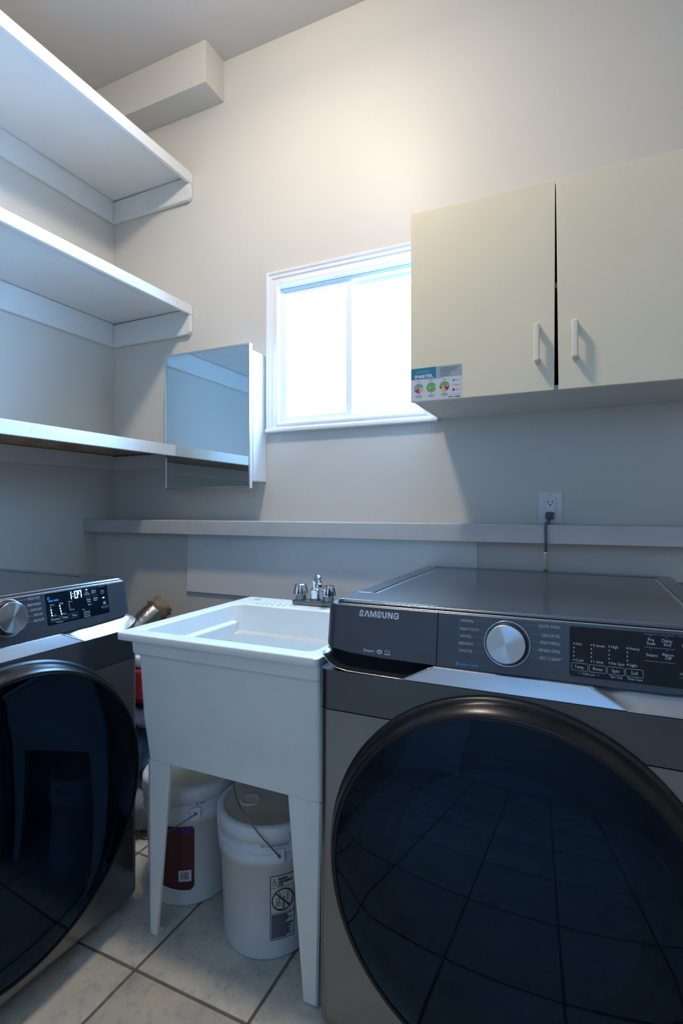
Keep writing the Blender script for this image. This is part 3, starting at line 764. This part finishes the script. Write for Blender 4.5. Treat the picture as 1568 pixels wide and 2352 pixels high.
        for P in (((.3555, .9676), (.347, .9708), (.3285, .9708)), ((.3444, .9554), (.3319, .9554)), ((.3344, .9418), (.3244, .9418)), ((.3337, .9282), (.3185, .9282)), ((.3373, .9138), (.3190, .9138))):
            p.line(f, [(AW-u, v) for u, v in P], .0005, 'ink')
        p.text('Digital Inverter', f, AW-.0800, .9755, .0040, 'ink', width=.012)
        tag(p.build('printed_lettering', None, con, recalc=False), kind='stuff')
        d = MB(); X = lambda u: AW-u
        # lit 1:07
        def seg7(x, z, segs, hh=.0180, ww=.0088, sl=.0):
            k = .0020; P = {'a': ((0, hh), (ww, hh)), 'g': ((0, hh/2), (ww, hh/2)), 'd': ((0, 0), (ww, 0)), 'f': ((0, hh/2), (0, hh)), 'b': ((ww, hh/2), (ww, hh)), 'e': ((0, 0), (0, hh/2)), 'c': ((ww, 0), (ww, hh/2))}
            for s_ in segs: d.line(fd, [(x+u, z+v) for u, v in P[s_]], k, 'led')
        seg7(X(.2040)-.0035, .9535, 'bc', ww=.0035); seg7(X(.1925), .9535, 'abcdef', ww=.0080); seg7(X(.1805), .9535, 'abcf', ww=.0080)
        for z in (.9588, .9665): d.rect(fd, X(.1992), X(.1976), z-.0009, z+.0009, 'led')
        d.text('Sensor Active', fd, X(.2717), .9550, .0066, 'ledb', width=.0288, bold=.00012)
        drop = [(0, -.0030), (.0022, -.0022), (.0026, 0), (0, .0045), (-.0026, 0), (-.0022, -.0022)]
        d.line(fd, [(X(.2715)+u, .9638+v) for u, v in drop+drop[:1]], .0009, 'ledb')
        for c0, c1, za, zb_, lit, a, bt in ((.2675, .2657, .9399, .9194, (1, 2, 3), 'More', 'Less'), (.2411, .2378, .9401, .9190, (0, 1, 2, 3), 'High', 'Low'), (.2132, .2109, .9405, .9250, (), 'More', 'Less')):
            for k in range(4):
                u = c0+(c1-c0)*k/3; z = za+(zb_-za)*k/3; m_ = 'led' if k in lit else 'inkd'
                d.rect(fd, X(u)-.0013, X(u)+.0013, z-.0019, z+.0019, m_)
            d.text(a, fd, X(c0)-.001, za+.0040, .0060, 'ink', width=.0120); d.text(bt, fd, X(c1)+.0030, zb_-.0022, .0055, 'ink')
        for x0_, x1_, tx in ((.2690, .2440, 'Dryness'), (.2405, .2180, 'Temp.'), (.2120, .1880, 'Time')):
            box_line(d, X(x0_), X(x1_), .9020, .9150, .002, .0005, .0009, 'inkd'); d.text(tx, fd, X((x0_+x1_)/2), .9058, .0078, 'ink', align='CENTER', sp=.9)
        d.text('*Child Lock', fd, X(.2560), .8975, .0052, 'ink', width=.0200)
        for k, tx in enumerate(('Wrinkle', 'Prevent', 'Dryness')): d.text(tx, fd, X(.1700), .9085-.0058*k, .0062, 'ink')
        d.text('Eco', fd, X(.1735), .9165, .0055, 'ink')
        for u, z, a, c in ((.154, .9630, 'Eco', 'Normal'), (.1310, .9640, 'Adjust', 'Time +'), (.1500, .9425, 'Delay', 'Start'), (.1270, .9430, 'Adjust', 'Time -')):
            d.text(a, fd, X(u), z-.001, .0066, 'ink', align='CENTER', sp=.9); d.text(c, fd, X(u), z-.0068, .0066, 'ink', align='CENTER', sp=.9)
            d.line(fd, ((X(u)-.0100, z+.0085), (X(u)+.0100, z+.0085)), .0004, 'inkd')
        d.text('Signal', fd, X(.1480), .9275, .0055, 'ink', align='CENTER')
        d.rect(fd, X(.154)-.0018, X(.154)+.0018, .9700, .9726, 'led')
        arc = [(X(.1024)+.0048*math.cos(a), .9572+.0048*math.sin(a)) for a in [math.radians(v) for v in range(120, 421, 20)]]
        d.line(fd, arc, .0010, 'ink'); d.line(fd, ((X(.1024), .9590), (X(.1024), .9630)), .0010, 'ink'); d.line(fd, ((X(.1140), .9735), (X(.0900), .9735)), .0004, 'ink')
        e = [(X(.1004)+.0034*math.cos(a*PI/8), .9407+.0016*math.sin(a*PI/8)) for a in range(16)]
        fc = d.b.faces.new([d.b.verts.new(fd(*u)) for u in e]); fc.material_index = d.mi('led')
        xx = X(.0982)
        d.line(fd, ((xx-.0035, .9292), (xx-.0035, .9212), (xx+.0002, .9252), (xx-.0035, .9292)), .0009, 'ink'); d.line(fd, ((xx+.0012, .9292), (xx+.0012, .9212)), .0010, 'ink'); d.line(fd, ((xx+.0035, .9292), (xx+.0035, .9212)), .0010, 'ink')
        d.text('Hold to Start', fd, xx, .9135, .0048, 'ink', align='CENTER'); d.line(fd, ((xx-.0090, .9105), (xx+.0090, .9105)), .0004, 'inkd')
        d.build('display_lettering', None, dsp, recalc=False)
    # ---- round door
    cx, cz = AW/2+.001, .456
    RX = Matrix.Translation((cx, 0, cz)) @ Matrix.Rotation(PI/2, 4, 'X')      # lathe axis -> -y (towards the viewer)
    dt = MB(); dt.lathe([(.340, -.006), (.3745, -.004), (.3765, .004), (.3735, .010), (.3690, .0125)], 128, RX)
    gk = dt.build('door_gasket', 'ringb', t)
    bz = MB(); bz.lathe([(.3690, .010), (.3698, .018), (.3660, .030), (.3600, .040), (.3545, .0475), (.3520, .0492), (.3480, .0492), (.3468, .0480), (.3465, .043), (.300, .030)], 128, RX)
    door = bz.build('door', 'bezel', t)
    gl = MB(); prof_ = [(.3466*math.cos(0), .0470)]
    for k in range(1, 15):
        u = k/14; r = .3466*(1-u); prof_.append((r, .0470+.0045*min(1, u*9)+.026*(1-(r/.3466)**2)))
    gl.lathe(prof_, 128, RX); dg = gl.build('door_glass', 'smoke', door)
    if sum(p.normal.y*p.area for p in dg.data.polygons) > 0: dg.data.flip_normals()
    rg = MB(); rg.lathe([(.3475, .0488), (.3462, .0500), (.3448, .0486)], 128, RX); rg.build('glass_rim', 'bezel', door)
    bw = MB(); bw.lathe([(.340, .030), (.285, .026), (.262, .022), (.258, .016), (.250, .018), (.235, .010), (.215, -.03), (.190, -.06), (.12, -.085), (0, -.095)], 96, RX)
    bw.build('door_bowl', 'bowl', door)
    rg = MB(); rg.lathe([(.262, .0225), (.258, .0245), (.254, .0225)], 96, RX); rg.build('bowl_rim', 'bowl', door)
    return t
appliance('washer', 'dark graphite front-loading washer at the back wall with SAMSUNG lettering and big round door', (-.538, 1.065, 0), 0, True)
appliance('dryer', 'dark graphite front-loading dryer along the left wall with lit 1:07 display', (-1.235, 1.205-AW, 0), PI/2, False)

# ------------------------------------------------------------------ utility sink
SXl, SXr, SYf, SYb, SZ = -1.183, -.553, 1.070, 1.722, .857
t = thing('utility_sink', 'white plastic freestanding laundry tub between dryer and washer', 'sink', (-.8655, 1.40, 0))
ox, oy = -.8655, 1.40
def ring(x0, x1, y0, y1, z, r, n=5): return [(x-ox, y-oy, z) for x, y in rrect(x0, x1, y0, y1, r, n)]
b = MB()
R = [ring(SXl+.030, SXr-.030, SYf+.030, SYb-.016, SZ-.022, .02),
     ring(SXl+.001, SXr-.001, SYf+.001, SYb-.001, SZ-.021, .012),
     ring(SXl, SXr, SYf, SYb, SZ-.018, .012), ring(SXl, SXr, SYf, SYb, SZ-.004, .012), ring(SXl+.004, SXr-.004, SYf+.004, SYb-.004, SZ, .010),
     ring(SXl+.034, SXr-.034, SYf+.048, 1.588, SZ-.001, .03), ring(SXl+.040, SXr-.040, SYf+.054, 1.580, SZ-.008, .03),
     ring(SXl+.052, SXr-.052, SYf+.066, 1.560, SZ-.090, .032), ring(SXl+.060, SXr-.060, SYf+.074, 1.545, SZ-.098, .034), ring(SXl+.085, SXr-.085, SYf+.098, 1.520, .56, .05), ring(SXl+.13, SXr-.13, SYf+.14, 1.48, .535, .05)]
V = [[b.b.verts.new(p) for p in r_] for r_ in R]
for A, B in zip(V, V[1:]):
    for k in range(len(A)):
        k2 = (k+1) % len(A); b.b.faces.new((A[k], A[k2], B[k2], B[k]))
b.b.faces.new(V[-1])
autosmooth(b.build('basin', 'tub', t), 45)
b = MB()      # outer shell: apron band, tapering walls
R = [ring(-1.142, -.5545, 1.082, 1.700, SZ-.020, .012), ring(-1.137, -.5545, 1.082, 1.69, SZ-.055, .012), ring(-1.124, -.556, 1.088, 1.685, SZ-.060, .012),
     ring(-1.120, -.557, 1.090, 1.68, SZ-.066, .012), ring(-1.116, -.559, 1.100, 1.675, .62, .014), ring(-1.112, -.561, 1.108, 1.67, .555, .014), ring(-1.106, -.563, 1.112, 1.665, .502, .014), ring(-1.09, -.585, 1.13, 1.65, .502, .014)]
V = [[b.b.verts.new(p) for p in r_] for r_ in R]
for A, B in zip(V, V[1:]):
    for k in range(len(A)):
        k2 = (k+1) % len(A); b.b.faces.new((A[k], A[k2], B[k2], B[k]))
b.b.faces.new(V[-1])
autosmooth(b.build('tub_shell', 'tub', t), 35)
def leg(xo, xi, xbo, xbi, yf, yb2):     # outer/inner x at top and foot; L-shaped moulded leg
    b = MB(); z1, z0 = .5005, .004; s = 1 if yb2 > yf else -1
    dpt = .085*s; dpb = .030*s; th = .010; ft = yf+.010*s
    sg = 1 if xi > xo else -1
    def P(x, y, z): return (x-ox, y-oy, z)
    # front plate
    b.hexa([P(xbo, ft, z0), P(xbi, ft, z0), P(xbi, ft+th*s, z0), P(xbo, ft+th*s, z0), P(xo, yf, z1), P(xi, yf, z1), P(xi, yf+th*s, z1), P(xo, yf+th*s, z1)])
    # side plate
    b.hexa([P(xbo, ft, z0), P(xbo+.008*sg, ft, z0), P(xbo+.008*sg, ft+dpb, z0), P(xbo, ft+dpb, z0), P(xo, yf, z1), P(xo+.008*sg, yf, z1), P(xo+.008*sg, yf+dpt, z1), P(xo, yf+dpt, z1)])
    b.box((xbo+xbi)/2-ox-.013, (xbo+xbi)/2-ox+.013, ft+.004*s-oy if s > 0 else ft-.028-oy, ft+.028-oy if s > 0 else ft-.004-oy, 0, .012, .002)
    bevelmod(b.build('leg', 'tub', t), .003)
leg(-1.106, -1.026, -1.112, -1.084, 1.113, 2); leg(-.563, -.655, -.578, -.618, 1.113, 2)
leg(-1.106, -1.026, -1.112, -1.084, 1.664, 0); leg(-.568, -.657, -.584, -.622, 1.664, 0)
# soap ridges moulded in the rear deck
for k in range(6):
    x = -1.075+.022*k; b = MB(); b.box(x-ox-.0035, x-ox+.0035, 1.592-oy, 1.640-oy, SZ-.001, SZ+.0025, .0015, rot=Matrix.Rotation(.25, 4, 'Z')); autosmooth(b.build('soap_ridge', 'cab', t))

MB().lathe([(0, 0), (.014, 0), (.014, .0012), (0, .002)], 20, Matrix.Translation((-1.115-ox, 1.675-oy, SZ))).build('deck_plug', 'lidb', t)
b = MB(); b.tube([(0, .03, .50), (0, .03, .44), (0, .05, .40), (0, .09, .385), (0, .13, .40), (0, .15, .44), (0, .19, .46), (0, .53, .46)], .021, 14)
b.lathe([(.03, .49), (.03, .515), (0, .515)], 20, Matrix.Translation((0, .03, 0))); b.build('drain_trap', 'blackp', t)

# faucet
t = thing('faucet', 'chrome two-handle faucet on the back deck of the utility sink', 'faucet', (-.872, 1.665, SZ))
b = MB(); b.box(-.078, .082, -.026, .026, .0003, .017, .006)
for x in (-.054, .056): b.lathe([(.020, .010), (.0195, .036), (0, .036)], 24, Matrix.Translation((x, 0, 0)))
b.lathe([(.022, .015), (.018, .024), (0, .024)], 24, Matrix.Translation((.004, 0, 0)))
autosmooth(b.build('base', 'darkc', t)); bpy.data.objects['base'].data.materials[0] = M['wire']
for x in (-.054, .056):
    b = MB(); N = 8; rows = []
    for z, r0 in ((.036, .020), (.037, .0275), (.045, .0272), (.060, .0235), (.0685, .0215), (.0700, .0195)):
        rows.append([((r0*(1-.13*(.5+.5*math.cos(N*a)) ))*math.cos(a), (r0*(1-.13*(.5+.5*math.cos(N*a))))*math.sin(a), z) for a in [2*PI*k/64 for k in range(64)]])
    V = [[b.b.verts.new((p[0]+x, p[1], p[2])) for p in r_] for r_ in rows]
    for A, B in zip(V, V[1:]):
        for k in range(64): b.b.faces.new((A[k], A[(k+1) % 64], B[(k+1) % 64], B[k]))
    b.b.faces.new(V[-1]); b.b.faces.new(V[0][::-1])
    h_ = autosmooth(b.build('handle', 'chrome', t), 50)
    MB().lathe([(.0185, .0700), (.0180, .0715), (0, .0722)], 24, Matrix.Translation((x, 0, 0))).build('handle_cap', 'chrome' if x < 0 else 'redd', h_)
b = MB(); b.lathe([(.0165, .020), (.0170, .048), (.0180, .050), (.0175, .056), (.0120, .060), (.0105, .064), (0, .064)], 28, Matrix.Translation((.004, 0, 0)))
b.tube(smoothpts([Vector((.004, 0, .055)), Vector((.006, -.004, .082)), Vector((.018, -.020, .100)), Vector((.040, -.050, .109)), Vector((.054, -.070, .105)), Vector((.057, -.076, .088))], 5), .0098, 14)
b.lathe([(.0095, .012), (.0125, .010), (.0125, 0), (0, 0)], 20, Matrix.Translation((.057, -.077, .078)))
autosmooth(b.build('spout', 'chrome', t), 45)

# ------------------------------------------------------------------ buckets
def bucket(loc, label, kind, rz, ang_h):
    t = thing('bucket', label, 'bucket', loc, rz, 'white lidded buckets under the utility sink')
    rb, rt, H = .130, .1435, .355
    R = lambda z: rb+(rt-rb)*z/H
    b = MB(); pr = [(0, .004), (rb-.012, .004), (rb-.008, 0), (rb-.002, .001), (rb, .006)]
    pr += [(R(.255), .255), (R(.256)+.0065, .2565), (R(.27)+.0065, .272), (R(.275)+.0075, .2745), (R(.285)+.0010, .2780), (R(.29)+.001, .291), (R(.30)+.0075, .294), (R(.302)+.0075, .2985), (R(.303)+.001, .3015), (R(.318)+.001, .319)]
    b.lathe(pr, 72); b.build('pail', 'bucket', t)
    b = MB(); b.lathe([(R(.318)+.0045, .3195), (R(.318)+.0085, .3205), (R(.318)+.0088, .356), (R(.318)+.006, .3605), (.139, .3622), (.133, .3618), (.1275, .3575), (.1262, .3560), (0, .3560)], 72)
    b.lathe([(.030, .3560), (.029, .3605), (.026, .3612), (.0245, .3585), (.012, .3572), (0, .3572)], 36, Matrix.Translation((-.045 if kind != 'front' else -0.0507, .045 if kind != 'front' else -0.0267, 0)))
    for k in range(16):
        a = 2*PI*k/16+.1; b.box(-.0012, .0012, -.001, .0016, .324, .346, rot=None) if False else None
        c_, s_ = math.cos(a), math.sin(a); r_ = R(.318)+.0088
        b.hexa([(r_*c_-.0015*s_*-1, r_*s_-.0015*c_, .325)]*0 or [(r_*c_+.0012*s_, r_*s_-.0012*c_, .3245), ((r_+.0018)*c_+.0012*s_, (r_+.0018)*s_-.0012*c_, .3245), ((r_+.0018)*c_-.0012*s_, (r_+.0018)*s_+.0012*c_, .3245), (r_*c_-.0012*s_, r_*s_+.0012*c_, .3245),
                (r_*c_+.0012*s_, r_*s_-.0012*c_, .343), ((r_+.0018)*c_+.0012*s_, (r_+.0018)*s_-.0012*c_, .343), ((r_+.0018)*c_-.0012*s_, (r_+.0018)*s_+.0012*c_, .343), (r_*c_-.0012*s_, r_*s_+.0012*c_, .343)])
    for f in b.b.faces:
        c = f.calc_center_median(); f.material_index = 1 if (math.hypot(c.x, c.y) < .131 and c.z > .34) else 0
    b.mats = ['bucket', 'lidb']; b.build('bucket_lid', None, t)
    # bail ears and wire bail
    ee = []
    for s_ in (0, PI):
        b = MB(); a = ang_h+s_; r_ = R(.27)+.006; c_ = Vector((math.cos(a), math.sin(a), 0)); n_ = Vector((-math.sin(a), math.cos(a), 0))
        q = [c_*r_+n_*u+Vector((0, 0, v)) for u, v in ((-.015, .268), (.015, .268), (.015, .305), (-.015, .305))]
        q2 = [p+c_*.007 for p in q]; b.hexa([tuple(q[0]), tuple(q[1]), tuple(q2[1]), tuple(q2[0]), tuple(q[3]), tuple(q[2]), tuple(q2[2]), tuple(q2[3])])
        ee.append(c_*(r_+.010)+Vector((0, 0, .292)))
        bevelmod(b.build('bail_ear', 'bucket', t), .002)
    S4 = lambda c: math.copysign(abs(c)**.5, c)
    A, B = ee; n_ = Vector((-math.sin(ang_h), math.cos(ang_h), 0)); P = []
    up = kind == 'front'
    for k in range(25):
        u = PI*k/24; m_ = (A+B)/2; ax = (A-B)/2
        if up: P.append(m_+ax*S4(math.cos(u))*1.03+(-n_*.105+Vector((0, 0, .125)))*math.sin(u))
        else: P.append(m_+ax*S4(math.cos(u))*1.03+(-n_*.163+Vector((0, 0, -.085)))*math.sin(u))
    P = [A-(A.normalized()*.006)]+P+[B-(B.normalized()*.006)]
    b = MB(); b.tube(P, .0019, 8)
    for e_ in ee: b.lathe([(0, 0), (.0042, 0), (.0036, .0022), (0, .003)], 10, Matrix.Translation(e_-e_.normalized()*.003) @ Vector((0, 0, 1)).rotation_difference(Vector((e_.x, e_.y, 0))).to_matrix().to_4x4())
    b.build('wire_handle', 'wire', t)
    def cyl(off): 
        return lambda u, z: ((R(z)+off)*math.cos(u/.139), (R(z)+off)*math.sin(u/.139), z)
    return t, cyl, R
def curved_rect(b, fn, u0, u1, z0, z1, m, n=10):
    for k in range(n):
        a, c = u0+(u1-u0)*k/n, u0+(u1-u0)*(k+1)/n; b.quad(fn(a, z0), fn(c, z0), fn(c, z1), fn(a, z1), m=m)
# direction towards the camera, in bucket space
def dcam(loc): return math.atan2(-loc[1], -loc[0])
L2 = (-.825, 1.302, 0)
t2, cyl, R = bucket(L2, 'white lidded bucket with black warning print, nearest under the sink', 'front', 0, dcam(L2)+.15)
a0 = dcam(L2)+.245; U = .139*a0; fr_ = cyl(.0006); fr2 = cyl(.0009)
b = MB(); b.sub = .004; w0, w1, zz0, zz1 = U-.034, U+.034, .055, .228; lw = .0018
b.line(fr_, [(w0, zz0), (w0, zz1)], lw, 'black'); b.line(fr_, [(w1, zz0), (w1, zz1)], lw, 'black')
for z in (zz0, zz1, .196, .126):
    for k in range(8): b.line(fr_, [(w0+(w1-w0)*k/8, z), (w0+(w1-w0)*(k+1)/8, z)], lw if z in (zz0, zz1) else .0010, 'black')
# warning triangle and headline
b.line(fr_, [(w0+.004, .204), (w0+.0165, .204), (w0+.01025, .221), (w0+.004, .204)], .0011, 'black'); b.line(fr_, [(w0+.0102, .2155), (w0+.0102, .2095)], .0012, 'black')
b.text('WARNING', fr_, w0+.020, .2150, .0098, 'black', bold=.0004, width=.026); b.text('AVERTISSEMENT', fr_, w0+.020, .2070, .0085, 'black', bold=.0004, width=.042); b.text('AVISO', fr_, w0+.020, .1990, .0085, 'black', bold=.0004, width=.016)
cxr, czr, rr = U, .161, .0290
cir = [(cxr+rr*math.cos(a*PI/24), czr+rr*math.sin(a*PI/24)) for a in range(49)]
b.line(fr2, cir, .0032, 'black'); b.line(fr2, [(cxr-rr*.70, czr+rr*.70), (cxr+rr*.70, czr-rr*.70)], .0032, 'black')
# pail with a toddler leaning in
b.line(fr_, [(cxr-.004, czr-.028), (cxr+.002, czr+.004), (cxr+.002, czr-.028)], .0014, 'black'); b.line(fr_, [(cxr-.016, czr+.004), (cxr-.020, czr-.022), (cxr-.006, czr-.026)], .0014, 'black')
b.line(fr_, [(cxr-.016, czr+.004), (cxr-.002, czr+.006), (cxr+.004, czr+.008), (cxr+.004, czr-.026)], .0014, 'black')
b.line(fr_, [(cxr+.014, czr+.022), (cxr+.013, czr+.004), (cxr+.010, czr-.012), (cxr+.016, czr-.020)], .0016, 'black'); b.line(fr_, [(cxr-.010, czr+.022), (cxr-.007, czr+.010), (cxr-.012, czr-.010)], .0016, 'black')
e = [(cxr-.011+.0050*math.cos(a*PI/6), czr-.010+.0055*math.sin(a*PI/6)) for a in range(13)]; b.line(fr_, e, .0012, 'black')
random.seed(3)
z = .1215
while z > .060:                                             # small print
    u = w0+.004; end = w1-.004-random.random()*.022
    while u < end:
        l_ = .002+random.random()*.005; b.line(fr_, [(u, z), (min(u+l_, end), z)], .0021, 'black'); u += l_+.0011
    z -= .0034
b.build('warning_print', None, t2, recalc=False)
b = MB(); f9 = lambda u, z: ((R(.30)+.0015+.0001)*math.cos(u/.1435), (R(.30)+.0015)*math.sin(u/.1435), z)
b.text('221-2201022201  06:41', lambda u, z: (cyl(.0018)(u, z)), U-.060, .3085, .0100, 'black', sp=1.1); b.build('date_code', None, t2, recalc=False)
L1 = (-1.160, 1.357, 0)
t1, cyl, R = bucket(L1, 'white lidded bucket with maroon and purple label, far one beside the left sink leg', 'far', 0, dcam(L1)+.07)
ac = dcam(L1); fn1, fn2, fn3 = cyl(.0006), cyl(.0010), cyl(.0014)
b = MB(); u1 = .139*(ac+.055); u0 = u1-.150
n = 24
for k in range(n):
    a, c = u0+(u1-u0)*k/n, u0+(u1-u0)*(k+1)/n
    zt_ = lambda u: .246-.010*max(0, (u-(u1-.010))/.010)**2; zl = lambda u: .056+.012*max(0, (u-(u1-.014))/.014)**2+.006*math.cos((u-u0)/(u1-u0)*PI)
    b.quad(fn1(a, zl(a)), fn1(c, zl(c)), fn1(c, zt_(c)), fn1(a, zt_(a)), m='maroon')
    b.quad(fn2(a, .223), fn2(c, .223), fn2(c, zt_(c)-.001), fn2(a, zt_(a)-.001), m='purple')
random.seed(5)
for k in range(12):
    z = .208-.0095*k; b.line(fn2, [(u1-.075, z), (u1-.012-random.random()*.02, z)], .0012, 'maroonl')
curved_rect(b, fn2, u1-.048, u1-.009, .078, .112, 'whitel', 6)
for k in range(14): b.rect(fn3, u1-.042+.0019*k, u1-.042+.0019*k+.0005+.0009*random.random(), .084, .107, 'black')
b.build('product_label', None, t1, recalc=False)['label'] = 'maroon label with purple top strip and barcode'
b = MB(); b.text('221-21514212  08:08A', lambda u, z: cyl(.0018)(u, z), .139*(ac-.42), .3085, .0095, 'black', sp=1.1); b.build('date_code', None, t1, recalc=False)

# ------------------------------------------------------------------ foil vent duct behind the sink
b = MB(); t = thing('vent_duct', 'foil vent duct sealed with yellowed tape, rising behind the left rim of the sink', 'duct', (-1.895, 1.72, 0))
P = smoothpts([Vector((.0, -.10, .0)), Vector((.0, -.08, .30)), Vector((.035, -.02, .55)), Vector((.08, .09, .69)), Vector((.11, .175, .745))], 9)
rr_ = [.048+(.003 if k % 2 else 0) for k in range(len(P))]
b.tube(P, rr_, 24); b.build('foil_duct', 'foil', t)
random.seed(11); b = MB(); P2 = P[-6:]; b.tube([P2[0]]+P2, [.050+.006*random.random() for _ in range(len(P2)+1)], 20)
for v in b.b.verts: v.co += Vector([random.uniform(-.006, .006) for _ in range(3)])
tag(b.build('tape_collar', 'foam', t), 'yellowed tape wrapped round the end of the duct')

# ------------------------------------------------------------------ clothes and detergent in the gap behind the dryer
def heap(name, label, cat, m, c, r, z0, z1, seed, wob=.22):
    random.seed(seed); b = MB(); rows = []; n = 40; K = 16
    ph = [random.uniform(0, 6.28) for _ in range(8)]
    for j in range(K+1):
        v = j/K; z = z0+(z1-z0)*(v); prof = (math.sin(min(1, v*3.2+.25)*PI/2))*(max(0.02, 1-v**4))**.5
        rows.append([(c[0]+r*prof*(1+wob*(.5*math.sin(3*a+ph[0]+4*v)+.35*math.sin(7*a+ph[1]-6*v)+.2*math.sin(13*a+ph[2]+9*v)))*math.cos(a), c[1]+r*prof*(1+wob*(.5*math.sin(3*a+ph[0]+4*v)+.35*math.sin(7*a+ph[1]-6*v)+.2*math.sin(13*a+ph[2]+9*v)))*math.sin(a), z+.012*math.sin(4*a+ph[3])*(v if v < 1 else 0)) for a in [2*PI*k/n for k in range(n)]])
    V = [[b.b.verts.new(p) for p in r_] for r_ in rows]
    for A, B in zip(V, V[1:]):
        for k in range(n): b.b.faces.new((A[k], A[(k+1) % n], B[(k+1) % n], B[k])).smooth = True
    b.b.faces.new(V[0][::-1]); b.b.faces.new(V[-1])
    return tag(b.build(name, m), label, cat)
heap('laundry_bundle', 'grey crumpled cloth at the bottom of the gap between dryer and sink', 'laundry', 'greyc', (-1.56, 1.52), .150, 0, .205, 1)
heap('jeans', 'folded blue denim jeans lying on the grey cloth in the gap beside the sink', 'clothing', 'jean', (-1.56, 1.52), .150, .222, .385, 2)
heap('cloth', 'dark patterned cloth under the red detergent bottle beside the sink', 'cloth', 'darkc', (-1.56, 1.52), .145, .400, .455, 4)
t = thing('detergent_bottle', 'red detergent bottle with white top glimpsed between dryer and sink', 'bottle', (-1.585, 1.52, .462), 0)
b = MB(); b.box(-.085, .085, -.045, .045, 0, .135, .018, seg=3); autosmooth(b.build('bottle_body', 'red', t), 60)
b = MB(); b.box(-.0855, .0855, -.0455, .0455, .012, .03, .004); autosmooth(b.build('label_strip', 'redd', t))
b = MB(); b.box(-.080, .080, -.04, .04, .1355, .180, .014, seg=3); b.lathe([(.036, .178), (.036, .215), (.030, .220), (0, .220)], 24, Matrix.Translation((.02, 0, 0))); autosmooth(b.build('bottle_top', 'trimw', t), 50)
